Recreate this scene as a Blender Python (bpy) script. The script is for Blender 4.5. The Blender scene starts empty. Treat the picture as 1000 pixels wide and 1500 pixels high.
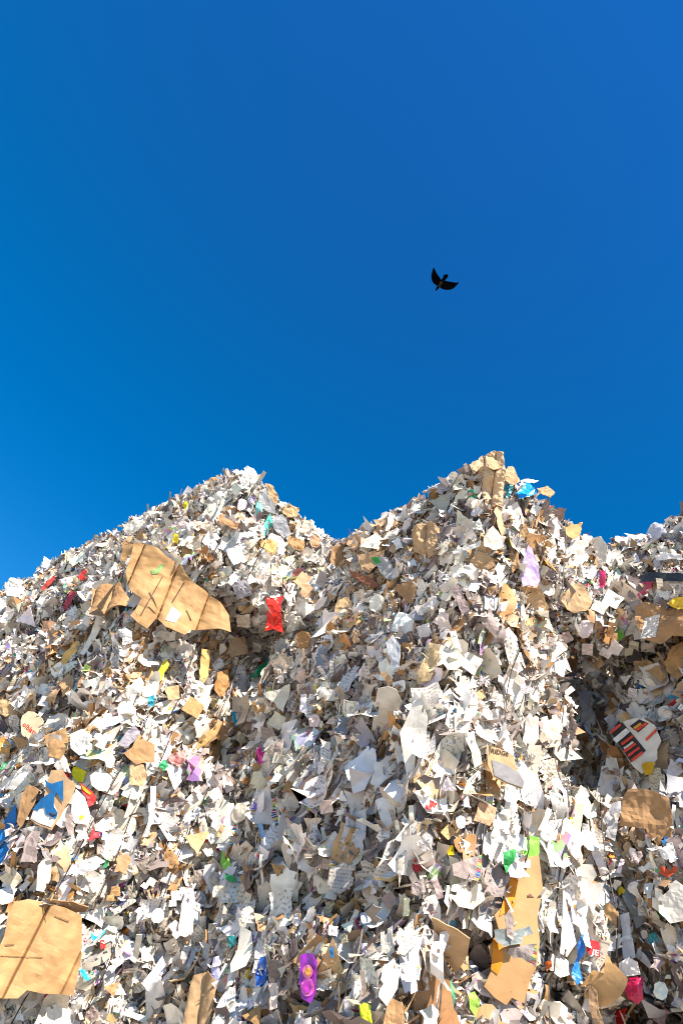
import bpy, bmesh, math, random
import numpy as np
from mathutils import Vector, Matrix, noise
from mathutils.bvhtree import BVHTree

random.seed(7)
rng = np.random.default_rng(7)
scene = bpy.context.scene
COL = scene.collection
R = math.radians

# ------------------------------------------------------------------ camera
# a photographer's camera 1.6 m above the yard, tilted up and rolled a little
CAM = Vector((0, 0, 1.6))
ROT = Matrix(((0.93448773, -0.35599533, 0.0),
              (-0.2366737, -0.62126847, -0.74700137),
              (0.265929, 0.69806362, -0.6648225)))
cam_data = bpy.data.cameras.new('camera')
cam = bpy.data.objects.new('camera', cam_data)
COL.objects.link(cam)
cam.matrix_world = Matrix.Translation(CAM) @ ROT.to_4x4()
cam_data.sensor_fit = 'VERTICAL'
cam_data.sensor_height = 36.0
cam_data.lens = 24.0
cam_data.clip_end = 2000
scene.camera = cam

# ------------------------------------------------------------------ light
SUN_EL = R(46)
SUN_DIR = Vector((0.36 * math.cos(SUN_EL), -0.933 * math.cos(SUN_EL), math.sin(SUN_EL))).normalized()
world = bpy.data.worlds.new('World')
scene.world = world
world.use_nodes = True
nt = world.node_tree
bg = nt.nodes['Background']
sky = nt.nodes.new('ShaderNodeTexSky')
sky.sky_type = 'NISHITA'
sky.sun_disc = False
sky.sun_elevation = SUN_EL
sky.sun_rotation = math.atan2(SUN_DIR.x, SUN_DIR.y)
sky.air_density = 1.0
sky.dust_density = 0.0
sky.ozone_density = 3.0
hs = nt.nodes.new('ShaderNodeHueSaturation')
hs.inputs['Saturation'].default_value = 1.46
geo_ = nt.nodes.new('ShaderNodeTexCoord')
sp_ = nt.nodes.new('ShaderNodeSeparateXYZ')
nt.links.new(geo_.outputs['Generated'], sp_.inputs[0])
mr_ = nt.nodes.new('ShaderNodeMapRange')          # deeper, more violet blue overhead
mr_.interpolation_type = 'SMOOTHSTEP'
mr_.inputs[1].default_value = 0.66; mr_.inputs[2].default_value = 0.99
mr_.inputs[3].default_value = 0.500; mr_.inputs[4].default_value = 0.508
nt.links.new(sp_.outputs[2], mr_.inputs[0])
nt.links.new(mr_.outputs[0], hs.inputs['Hue'])
mr2_ = nt.nodes.new('ShaderNodeMapRange')
mr2_.interpolation_type = 'SMOOTHSTEP'
mr2_.inputs[1].default_value = 0.45; mr2_.inputs[2].default_value = 1.05
mr2_.inputs[3].default_value = 1.43; mr2_.inputs[4].default_value = 1.36
nt.links.new(sp_.outputs[2], mr2_.inputs[0])
nt.links.new(mr2_.outputs[0], hs.inputs['Saturation'])
nt.links.new(sky.outputs[0], hs.inputs['Color'])
nt.links.new(hs.outputs[0], bg.inputs['Color'])
bg.inputs['Strength'].default_value = 0.077
sd = bpy.data.lights.new('sun', 'SUN')
sd.energy = 5.0
sd.angle = R(0.53)
sd.color = (1.0, 0.895, 0.75)
sun = bpy.data.objects.new('sun', sd)
COL.objects.link(sun)
sun.rotation_euler = SUN_DIR.to_track_quat('Z', 'Y').to_euler()
sun.location = (2, -6, 12)
scene.view_settings.view_transform = 'Standard'
scene.view_settings.look = 'None'
scene.view_settings.exposure = 1.42
scene.view_settings.gamma = 1.0
scene.cycles.pixel_filter_type = 'BLACKMAN_HARRIS'
scene.cycles.filter_width = 1.05

# ------------------------------------------------------------------ helpers
def ray(x, y):
    return (ROT @ Vector((x - 500.0, 750.0 - y, -1000.0))).normalized()

def project(p):
    v = ROT.transposed() @ (Vector(p) - CAM)
    return (500 + 1000 * v.x / -v.z, 750 - 1000 * v.y / -v.z)

def link(name, mesh, parent=None):
    o = bpy.data.objects.new(name, mesh)
    COL.objects.link(o)
    if parent is not None:
        o.parent = parent
    return o

def tag(o, label=None, cat=None, group=None, kind=None):
    if label: o['label'] = label
    if cat: o['category'] = cat
    if group: o['group'] = group
    if kind: o['kind'] = kind
    return o

def set_tint(me, cols):
    a = me.color_attributes.new('tint', 'FLOAT_COLOR', 'POINT')
    a.data.foreach_set('color', np.asarray(cols, dtype=np.float32).ravel())

# ------------------------------------------------------------------ materials
def new_mat(name):
    m = bpy.data.materials.new(name)
    m.use_nodes = True
    return m, m.node_tree, m.node_tree.nodes['Principled BSDF']

class NB:
    def __init__(s, nt): s.nt = nt
    def n(s, t, **kw):
        x = s.nt.nodes.new(t)
        for k, v in kw.items(): setattr(x, k, v)
        return x
    def l(s, a, b): s.nt.links.new(a, b)
    def math(s, op, a, b=None, c=None):
        x = s.n('ShaderNodeMath', operation=op)
        for i, v in enumerate((a, b, c)):
            if v is None: continue
            if isinstance(v, (int, float)): x.inputs[i].default_value = v
            else: s.l(v, x.inputs[i])
        return x.outputs[0]
    def mix(s, f, a, b, mode='MIX'):
        x = s.n('ShaderNodeMix', data_type='RGBA', blend_type=mode)
        for i, v in ((0, f), (6, a), (7, b)):
            if isinstance(v, (int, float)): x.inputs[i].default_value = v
            elif isinstance(v, tuple): x.inputs[i].default_value = v
            else: s.l(v, x.inputs[i])
        return x.outputs[2]

def paper_material():
    """mixed waste paper: own tint per scrap, with printed lines, print blocks and colour test marks on some"""
    m, nt, bs = new_mat('waste_paper')
    b = NB(nt)
    tint = b.n('ShaderNodeAttribute', attribute_name='tint')
    uvn = b.n('ShaderNodeUVMap'); uvn.uv_map = 'UVMap'
    sep = b.n('ShaderNodeSeparateXYZ'); b.l(uvn.outputs[0], sep.inputs[0])
    u, v = sep.outputs[0], sep.outputs[1]
    rnd = tint.outputs['Alpha']
    # 1. rows of text on about a tenth of the sheets
    row = b.math('PINGPONG', b.math('MULTIPLY', v, 9.0), 0.5)
    rowm = b.math('GREATER_THAN', row, 0.30)
    wn = b.n('ShaderNodeTexNoise'); wn.inputs['Scale'].default_value = 1.0
    cmb = b.n('ShaderNodeCombineXYZ')
    b.l(b.math('MULTIPLY', u, 26.0), cmb.inputs[0]); b.l(b.math('MULTIPLY', b.math('FLOOR', b.math('MULTIPLY', v, 9.0)), 7.3), cmb.inputs[1]); b.l(b.math('MULTIPLY', rnd, 311.0), cmb.inputs[2])
    b.l(cmb.outputs[0], wn.inputs['Vector'])
    word = b.math('GREATER_THAN', wn.outputs[0], 0.5)
    has_text = b.math('MULTIPLY', b.math('GREATER_THAN', rnd, 0.72), b.math('LESS_THAN', rnd, 0.93))
    tm = b.math('MULTIPLY', b.math('MULTIPLY', rowm, word), has_text)
    c1 = b.mix(b.math('MULTIPLY', tm, 0.6), tint.outputs['Color'], (0.08, 0.07, 0.12, 1))
    # 2. colour blocks of print
    bn = b.n('ShaderNodeTexVoronoi'); bn.inputs['Scale'].default_value = 2.6
    c2v = b.n('ShaderNodeCombineXYZ'); b.l(u, c2v.inputs[0]); b.l(v, c2v.inputs[1]); b.l(b.math('MULTIPLY', rnd, 977.0), c2v.inputs[2])
    b.l(c2v.outputs[0], bn.inputs['Vector'])
    has_blk = b.math('MULTIPLY', b.math('GREATER_THAN', rnd, 0.932), b.math('LESS_THAN', rnd, 0.975))
    hv = b.n('ShaderNodeHueSaturation'); hv.inputs['Saturation'].default_value = 0.9; hv.inputs['Value'].default_value = 0.7
    b.l(bn.outputs['Color'], hv.inputs['Color'])
    c2 = b.mix(b.math('MULTIPLY', has_blk, 0.75), c1, hv.outputs[0])
    # 3. printer's colour marks along one edge
    band = b.math('MULTIPLY', b.math('GREATER_THAN', u, 0.80), b.math('LESS_THAN', u, 0.93))
    has_dot = b.math('GREATER_THAN', rnd, 0.975)
    cellv = b.math('MULTIPLY', v, 11.0)
    dot = b.math('LESS_THAN', b.math('PINGPONG', cellv, 0.5), 0.33)
    ramp = b.n('ShaderNodeValToRGB'); ramp.color_ramp.interpolation = 'CONSTANT'
    cr = ramp.color_ramp
    cols = [(0.0, (0.0, 0.25, 0.6, 1)), (0.2, (0.8, 0.6, 0.0, 1)), (0.4, (0.65, 0.02, 0.1, 1)), (0.6, (0.03, 0.06, 0.35, 1)), (0.8, (0.05, 0.35, 0.12, 1))]
    cr.elements[0].position = 0; cr.elements[0].color = cols[0][1]
    cr.elements[1].position = 0.2; cr.elements[1].color = cols[1][1]
    for p, c in cols[2:]:
        e = cr.elements.new(p); e.color = c
    b.l(b.math('FRACT', b.math('MULTIPLY', b.math('FLOOR', cellv), 0.371)), ramp.inputs[0])
    c3 = b.mix(b.math('MULTIPLY', b.math('MULTIPLY', band, has_dot), dot), c2, ramp.outputs[0])
    # grime and fibre
    geo = b.n('ShaderNodeNewGeometry')
    n1 = b.n('ShaderNodeTexNoise'); n1.inputs['Scale'].default_value = 14; n1.inputs['Detail'].default_value = 6
    b.l(geo.outputs['Position'], n1.inputs['Vector'])
    mr = b.n('ShaderNodeMapRange'); mr.inputs[1].default_value = 0.3; mr.inputs[2].default_value = 0.7; mr.inputs[3].default_value = 0.72; mr.inputs[4].default_value = 1.06
    b.l(n1.outputs[0], mr.inputs[0])
    cc = b.n('ShaderNodeCombineColor')
    for i in range(3): b.l(mr.outputs[0], cc.inputs[i])
    c4 = b.mix(0.8, c3, cc.outputs[0], 'MULTIPLY')
    b.l(c4, bs.inputs['Base Color'])
    bs.inputs['Roughness'].default_value = 0.55
    bs.inputs['Specular IOR Level'].default_value = 0.35
    bump = b.n('ShaderNodeBump'); bump.inputs['Strength'].default_value = 0.35; bump.inputs['Distance'].default_value = 0.006
    n2 = b.n('ShaderNodeTexNoise'); n2.inputs['Scale'].default_value = 45; n2.inputs['Detail'].default_value = 4
    b.l(geo.outputs['Position'], n2.inputs['Vector'])
    b.l(n2.outputs[0], bump.inputs['Height']); b.l(bump.outputs[0], bs.inputs['Normal'])
    tr = b.n('ShaderNodeBsdfTranslucent'); b.l(c4, tr.inputs[0])
    mx = b.n('ShaderNodeMixShader'); mx.inputs[0].default_value = 0.12
    b.l(bs.outputs[0], mx.inputs[1]); b.l(tr.outputs[0], mx.inputs[2])
    b.l(mx.outputs[0], nt.nodes['Material Output'].inputs['Surface'])
    return m

def board_material():
    """kraft board: fibres, faint flute lines, stains"""
    m, nt, bs = new_mat('kraft_board')
    b = NB(nt)
    tint = b.n('ShaderNodeAttribute', attribute_name='tint')
    uvn = b.n('ShaderNodeUVMap'); uvn.uv_map = 'UVMap'
    mp = b.n('ShaderNodeMapping'); mp.inputs['Scale'].default_value = (3, 60, 1)
    b.l(uvn.outputs[0], mp.inputs[0])
    fib = b.n('ShaderNodeTexNoise'); fib.inputs['Scale'].default_value = 1.5; fib.inputs['Detail'].default_value = 5
    b.l(mp.outputs[0], fib.inputs['Vector'])
    st = b.n('ShaderNodeTexNoise'); st.inputs['Scale'].default_value = 3.5; st.inputs['Detail'].default_value = 7; st.inputs['Distortion'].default_value = 0.6
    b.l(uvn.outputs[0], st.inputs['Vector'])
    mr = b.n('ShaderNodeMapRange'); mr.inputs[1].default_value = 0.35; mr.inputs[2].default_value = 0.7; mr.inputs[3].default_value = 1.05; mr.inputs[4].default_value = 0.74
    b.l(st.outputs[0], mr.inputs[0])
    mr2 = b.n('ShaderNodeMapRange'); mr2.inputs[3].default_value = 0.88; mr2.inputs[4].default_value = 1.1
    b.l(fib.outputs[0], mr2.inputs[0])
    f = b.math('MULTIPLY', mr.outputs[0], mr2.outputs[0])
    cc = b.n('ShaderNodeCombineColor')
    for i in range(3): b.l(f, cc.inputs[i])
    c = b.mix(1.0, tint.outputs['Color'], cc.outputs[0], 'MULTIPLY')
    sp = b.n('ShaderNodeTexNoise'); sp.inputs['Scale'].default_value = 40
    b.l(uvn.outputs[0], sp.inputs['Vector'])
    c = b.mix(b.math('MULTIPLY', b.math('GREATER_THAN', sp.outputs[0], 0.72), 0.5), c, (0.1, 0.06, 0.03, 1))
    b.l(c, bs.inputs['Base Color'])
    bs.inputs['Roughness'].default_value = 0.8
    bump = b.n('ShaderNodeBump'); bump.inputs['Strength'].default_value = 0.3; bump.inputs['Distance'].default_value = 0.004
    b.l(st.outputs[0], bump.inputs['Height']); b.l(bump.outputs[0], bs.inputs['Normal'])
    return m

def gloss_material():
    m, nt, bs = new_mat('printed_film')
    b = NB(nt)
    tint = b.n('ShaderNodeAttribute', attribute_name='tint')
    geo = b.n('ShaderNodeNewGeometry')
    n1 = b.n('ShaderNodeTexNoise'); n1.inputs['Scale'].default_value = 25; n1.inputs['Detail'].default_value = 4
    b.l(geo.outputs['Position'], n1.inputs['Vector'])
    mr = b.n('ShaderNodeMapRange'); mr.inputs[1].default_value = 0.3; mr.inputs[2].default_value = 0.7; mr.inputs[3].default_value = 0.75; mr.inputs[4].default_value = 1.1
    b.l(n1.outputs[0], mr.inputs[0])
    cc = b.n('ShaderNodeCombineColor')
    for i in range(3): b.l(mr.outputs[0], cc.inputs[i])
    b.l(b.mix(0.8, tint.outputs['Color'], cc.outputs[0], 'MULTIPLY'), bs.inputs['Base Color'])
    bs.inputs['Roughness'].default_value = 0.32
    bump = b.n('ShaderNodeBump'); bump.inputs['Strength'].default_value = 0.5; bump.inputs['Distance'].default_value = 0.01
    b.l(n1.outputs[0], bump.inputs['Height']); b.l(bump.outputs[0], bs.inputs['Normal'])
    return m

def core_material():
    """the pressed mass inside a bale: edges of thousands of layers"""
    m, nt, bs = new_mat('pressed_paper')
    b = NB(nt)
    tc = b.n('ShaderNodeTexCoord')
    mp = b.n('ShaderNodeMapping'); mp.inputs['Scale'].default_value = (22, 22, 40)
    b.l(tc.outputs['Object'], mp.inputs[0])
    vo = b.n('ShaderNodeTexVoronoi'); vo.inputs['Scale'].default_value = 1
    b.l(mp.outputs[0], vo.inputs['Vector'])
    ramp = b.n('ShaderNodeValToRGB'); ramp.color_ramp.interpolation = 'CONSTANT'
    cr = ramp.color_ramp
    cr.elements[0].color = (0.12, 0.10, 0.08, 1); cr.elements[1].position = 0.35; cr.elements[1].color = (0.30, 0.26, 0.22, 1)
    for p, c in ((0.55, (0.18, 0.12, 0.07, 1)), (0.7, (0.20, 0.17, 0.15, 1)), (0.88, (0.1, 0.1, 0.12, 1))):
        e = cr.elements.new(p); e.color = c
    sc = b.n('ShaderNodeSeparateColor'); b.l(vo.outputs['Color'], sc.inputs[0])
    b.l(sc.outputs[0], ramp.inputs[0])
    b.l(ramp.outputs[0], bs.inputs['Base Color'])
    bs.inputs['Roughness'].default_value = 0.9
    bump = b.n('ShaderNodeBump'); bump.inputs['Distance'].default_value = 0.03
    b.l(vo.outputs['Distance'], bump.inputs['Height']); b.l(bump.outputs[0], bs.inputs['Normal'])
    return m

def plain(name, col, rough=0.6, metal=0.0):
    m, nt, bs = new_mat(name)
    b = NB(nt)
    geo = b.n('ShaderNodeNewGeometry')
    n1 = b.n('ShaderNodeTexNoise'); n1.inputs['Scale'].default_value = 30; n1.inputs['Detail'].default_value = 5
    b.l(geo.outputs['Position'], n1.inputs['Vector'])
    c = b.mix(n1.outputs[0], tuple(v * 0.65 for v in col) + (1,), tuple(min(1, v * 1.3) for v in col) + (1,))
    b.l(c, bs.inputs['Base Color'])
    if rough > .92: bs.inputs['Specular IOR Level'].default_value = 0.0
    bs.inputs['Roughness'].default_value = rough; bs.inputs['Metallic'].default_value = metal
    return m

M_PAPER = paper_material()
M_BOARD = board_material()
M_FILM = gloss_material()
M_CORE = core_material()
M_WIRE = plain('rusty_wire', (0.03, 0.022, 0.018), 0.6, 0.3)
M_GROUND = plain('concrete_yard', (0.32, 0.30, 0.27), 0.9)

# ------------------------------------------------------------------ ground
gm = bpy.data.meshes.new('ground')
gm.from_pydata([(-900, -900, 0), (900, -900, 0), (900, 900, 0), (-900, 900, 0)], [], [(0, 1, 2, 3)])
gm.materials.append(M_GROUND)
tag(link('ground', gm), kind='structure')

# ------------------------------------------------------------------ bales
# plan of each stack: front left corner, front right corner, and the offset to its back edge
STACK = {
    'A': (Vector((-1.06, 4.72, 0)), Vector((0.24, 5.14, 0)), Vector((-1.03, 1.37, 0))),
    'A2': (Vector((-2.12, 6.13, 0)), Vector((-0.85, 6.55, 0)), Vector((-1.03, 1.40, 0))),
    'A3': (Vector((-3.18, 7.57, 0)), Vector((-1.95, 8.0, 0)), Vector((-1.03, 1.45, 0))),
    'B': (Vector((0.93, 3.45, 0)), Vector((2.15, 3.89, 0)), Vector((-1.02, 1.80, 0))),
    'C': (Vector((2.98, 2.63, 0)), Vector((4.2, 3.05, 0)), Vector((-0.98, 1.52, 0))),
    'C2': (Vector((1.50, 4.62, 0)), Vector((3.2, 5.22, 0)), Vector((-0.7, 1.2, 0))),
}
ROWS = {
    'C2': [0, 1.22, 2.43, 3.66, 4.80, 5.85],
    'A': [0, 1.10, 2.22, 3.38, 4.55, 5.72],
    'A2': [0, 1.10, 2.22, 3.38, 4.55, 5.74],
    'A3': [0, 1.10, 2.22, 3.38, 4.55, 5.72],
    'B': [0, 1.25, 2.49, 3.64, 4.72, 5.80],
    'C': [0, 1.25, 2.45, 3.62, 4.80, 5.90],
}
# palettes (linear base colours) -------------------------------------------
WHITE = [(0.83, 0.79, 0.73), (0.82, 0.75, 0.65), (0.80, 0.71, 0.58), (0.83, 0.80, 0.76), (0.76, 0.67, 0.55), (0.76, 0.74, 0.75), (0.82, 0.77, 0.70)]
GREYS = [(0.33, 0.26, 0.24), (0.27, 0.22, 0.20), (0.42, 0.36, 0.32), (0.36, 0.35, 0.36), (0.20, 0.15, 0.14), (0.50, 0.45, 0.40)]
TANS = [(0.54, 0.32, 0.15), (0.46, 0.25, 0.10), (0.58, 0.39, 0.22), (0.36, 0.19, 0.08), (0.60, 0.44, 0.27)]
COLS = [(0.62, 0.03, 0.04), (0.02, 0.16, 0.45), (0.75, 0.55, 0.02), (0.04, 0.32, 0.12), (0.45, 0.05, 0.25), (0.03, 0.35, 0.50),
        (0.70, 0.25, 0.03), (0.25, 0.15, 0.45), (0.65, 0.35, 0.35), (0.30, 0.45, 0.65), (0.45, 0.60, 0.15), (0.05, 0.06, 0.18)]
DARKS = [(0.05, 0.045, 0.045), (0.09, 0.06, 0.04), (0.06, 0.07, 0.10)]
PAL = np.array(WHITE + GREYS + TANS + COLS + DARKS)
def weights(w, g, t, c, d):
    g, t = g * 1.15, t * 1.55
    a = [w / len(WHITE)] * len(WHITE) + [g / len(GREYS)] * len(GREYS) + [t / len(TANS)] * len(TANS) + [1.5 * c / len(COLS)] * len(COLS) + [d / len(DARKS)] * len(DARKS)
    a = np.array(a); return a / a.sum()

# stack, row -> (weights, size scale, crumple, plan shift of whole bale, front-right pull)
BALE_STYLE = {
    ('A', 4): dict(w=weights(0.864, 0.080, 0.070, 0.022, 0.010), size=0.95, crum=1.6, shift=(0.09, -0.17)),
    ('A', 3): dict(w=weights(0.600, 0.170, 0.160, 0.039, 0.040), size=1.05, crum=1.0, shift=(-0.06, 0.08), fr=(-.05, .42)),
    ('A', 2): dict(w=weights(0.713, 0.140, 0.120, 0.039, 0.010), size=1.15, crum=0.9, shift=(0.03, -0.05)),
    ('A', 1): dict(w=weights(0.734, 0.150, 0.070, 0.050, 0.010), size=0.85, crum=1.3, shift=(-0.02, 0.0)),
    ('B', 4): dict(w=weights(0.648, 0.180, 0.150, 0.033, 0.010), size=1.0, crum=1.0, shift=(0.0, 0.0)),
    ('B', 3): dict(w=weights(0.713, 0.160, 0.120, 0.028, 0.010), size=1.05, crum=0.9, shift=(-0.03, 0.03), fr=(-0.27, -0.09)),
    ('B', 2): dict(w=weights(0.756, 0.180, 0.060, 0.028, 0.010), size=1.35, crum=0.6, shift=(0.02, -0.05)),
    ('B', 1): dict(w=weights(0.670, 0.180, 0.100, 0.050, 0.010), size=1.2, crum=0.9, shift=(0.0, -0.02)),
    ('C', 4): dict(w=weights(0.605, 0.240, 0.120, 0.028, 0.030), size=0.9, crum=1.2, shift=(0.03, 0.02)),
    ('C', 3): dict(w=weights(0.648, 0.160, 0.150, 0.039, 0.020), size=1.1, crum=0.8, shift=(-0.05, -0.04), bl=(.47, .05)),
    ('C', 2): dict(w=weights(0.626, 0.170, 0.150, 0.044, 0.020), size=1.0, crum=1.0, shift=(-0.03, -0.03)),
    ('C', 1): dict(w=weights(0.670, 0.140, 0.120, 0.055, 0.020), size=1.0, crum=1.0, shift=(0.0, 0.0)),
}
DEF_STYLE = dict(w=weights(0.691, 0.170, 0.120, 0.033, 0.010), size=0.9, crum=1.0, shift=(0, 0))

LABELS = {
    ('A', 4): 'white crumpled paper bale at the left peak, topmost of its stack',
    ('A', 3): 'bale carrying the large creased cardboard sheet, second under the left peak',
    ('A', 2): 'bale of white card offcuts tied with slanting wires, third from top under the left peak',
    ('A', 1): 'bale with the smooth tan cardboard panel in the bottom left corner',
    ('A', 0): 'lowest bale of the left stack, standing on the yard',
    ('A2', 4): 'topmost bale along the left slope, just behind the left peak bale',
    ('A2', 3): 'second bale down along the left slope, behind the creased cardboard sheet',
    ('A2', 2): 'bale hidden behind the left stack, third from the yard',
    ('A2', 1): 'bale hidden behind the left stack, second from the yard',
    ('A2', 0): 'bale hidden behind the left stack, lowest on the yard',
    ('A3', 2): 'bale hidden far behind the left stack, third from the yard',
    ('A3', 1): 'bale hidden far behind the left stack, second from the yard',
    ('A3', 0): 'bale hidden far behind the left stack, lowest on the yard',
    ('A3', 4): 'farthest bale at the left edge, topmost on the slope',
    ('A3', 3): 'farthest bale at the left edge, under the topmost one',
    ('B', 4): 'bale at the high right peak carrying the tall crumpled brown paper',
    ('B', 3): 'bale with the long white tapering card, second under the right peak',
    ('B', 2): 'bale with big off-white boards, third from top under the right peak',
    ('B', 1): 'bale holding the long tan and orange board near the bottom centre',
    ('B', 0): 'lowest bale of the centre stack, standing on the yard',
    ('C', 4): 'greyish bale at the upper right edge, topmost of its stack',
    ('C', 3): 'bale with the black and red printed box beside the dark gap',
    ('C', 2): 'bale with the brown crushed box on top, under the black and red printed box',
    ('C', 1): 'bottom right bale with the crimson pot and red label',
    ('C', 0): 'lowest bale of the right stack, standing on the yard',
    ('C2', 4): 'shaded bale behind the dip in the skyline between the right peak and the right edge',
    ('C2', 3): 'shaded bale deep behind the dark gap on the right',
    ('C2', 2): 'bale at the foot of the dark gap, behind the right stack',
    ('C2', 1): 'hidden bale behind the right stack, second from the yard',
    ('C2', 0): 'hidden bale behind the right stack, lowest on the yard',
}

def fbm(p, sc, oc=3):
    return noise.fractal(Vector(p) * sc, 0.9, 2.0, oc)

def bale_shape(st, row):
    P0, P1, B = STACK[st]
    z0, z1 = ROWS[st][row], ROWS[st][row + 1]
    sty = BALE_STYLE.get((st, row), DEF_STYLE)
    r = random.Random(st + str(row))
    sh = Vector((sty['shift'][0] + r.uniform(-.02, .02), sty['shift'][1] + r.uniform(-.02, .02), 0))
    fr = Vector((*sty.get('fr', (0, 0)), 0))
    p0, p1 = P0 + sh, P1 + sh + fr
    b0, b1 = p0 + B + Vector((*sty.get('bl', (0, 0)), 0)), p1 + B
    return p0, p1, b0, b1, z0 + 0.012, z1 - 0.012

def build_core(st, row, noisy=True):
    """closed rounded box: plan corners p0,p1,b1,b0; returns (verts, faces, smooth normals)"""
    p0, p1, b0, b1, z0, z1 = bale_shape(st, row)
    N = 40 if noisy else 12
    bm = bmesh.new()
    bmesh.ops.create_cube(bm, size=2.0)
    bmesh.ops.subdivide_edges(bm, edges=bm.edges[:], cuts=N, use_grid_fill=True)
    bm.normal_update()
    seed = Vector((hash_(st, row) * 10, row * 3.1, 0))
    for v in bm.verts:
        c = v.co.copy()
        # rounded cube
        k = 0.86
        q = Vector([max(-k, min(k, x)) for x in c])
        d = c - q
        if d.length > 1e-9:
            m_ = max(abs(x) for x in d)
            d = d.normalized() * (1 - k) if m_ > 0 else d
            c = q + d
        # belly between the tie wires
        fx, fy, fz = (c.x + 1) / 2, (c.y + 1) / 2, (c.z + 1) / 2
        w = p0.lerp(p1, fx).lerp(b0.lerp(b1, fx), fy)
        w.z = z0 + (z1 - z0) * fz
        if row == 4:
            f = {'A': 0.24 * fx, 'B': 0.20 * fy * (1 - fx) + 0.10 * fx * (1 - fy) + .05, 'C': .04}.get(st, 0.05 * fx)
            w.z -= f * fz
        v.co = w
    bm.normal_update()
    cen = (p0 + p1 + b0 + b1) / 4
    if noisy:
        for v in bm.verts:
            n = v.normal
            a = 0.11 * noise.noise(v.co * 2.2 + seed) + 0.05 * noise.noise(v.co * 6 + seed) + 0.03 * noise.noise(v.co * 15)
            a += 0.03
            q = Vector((v.co.x * 3.4, v.co.y * 3.4, v.co.z * 1.5)) + seed
            a -= 0.19 * max(0.0, 1 - abs(noise.noise(q)) * 9)
            q = Vector((v.co.x * 2.2, v.co.y * 2.2, v.co.z * 6.5)) + seed * 2
            a -= 0.09 * max(0.0, 1 - abs(noise.noise(q)) * 10)
            a -= 0.085 * abs(2 * (v.co.z - z0) / (z1 - z0) - 1) ** 9
            if row == 4 and (v.co.z - z0) / (z1 - z0) > .75: a = a * .45 - .012
            v.co += n * a
        bm.normal_update()
    return bm

def hash_(st, row):
    return {'C2': 9.2, 'A': 1.3, 'A2': 2.7, 'A3': 4.1, 'B': 5.9, 'C': 7.7}[st] + row * 0.37

SM_V, SM_F = [], []
NZ_V, NZ_F = [], []
BALES = [(s, r) for s in ('A', 'A2', 'A3', 'B', 'C') for r in range(5)] + [('C2', r) for r in range(5)]
bale_objs = {}
core_bms = {}
for s, r in BALES:
    bm = build_core(s, r, False)
    off = len(SM_V)
    bm.verts.index_update()
    SM_V += [v.co.copy() for v in bm.verts]
    SM_F += [[v.index + off for v in f.verts] for f in bm.faces]
    bm.free()
    bm = build_core(s, r, True)
    p0, p1, b0, b1, z0, z1 = bale_shape(s, r)
    org = (p0 + p1 + b0 + b1) / 4; org.z = z0
    e = bpy.data.objects.new('paper_bale', None)
    e.empty_display_size = 0.3
    COL.objects.link(e); e.location = org
    tag(e, LABELS[(s, r)], 'paper bale', 'bales of pressed waste paper stacked into a heap')
    bale_objs[(s, r)] = (e, org)
    off = len(NZ_V); bm.verts.index_update()
    NZ_V += [v.co.copy() for v in bm.verts]
    NZ_F += [[v.index + off for v in f.verts] for f in bm.faces]
    core_bms[(s, r)] = bm
    me = bpy.data.meshes.new('core')
    bm.to_mesh(me)
    me.transform(Matrix.Translation(-org))
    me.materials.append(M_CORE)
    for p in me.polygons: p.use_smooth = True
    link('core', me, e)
SB = BVHTree.FromPolygons(SM_V, SM_F)
NB_ = BVHTree.FromPolygons(NZ_V, NZ_F)

# ------------------------------------------------------------------ sheets: single pieces one could pull out
PIECE_V, PIECE_F = [], []          # for pushing the small scraps in under the sheets
LAND = []                          # (x, y, phrase) of the pieces named by hand
PXY = []                           # all piece centres and radii in the photo

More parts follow.
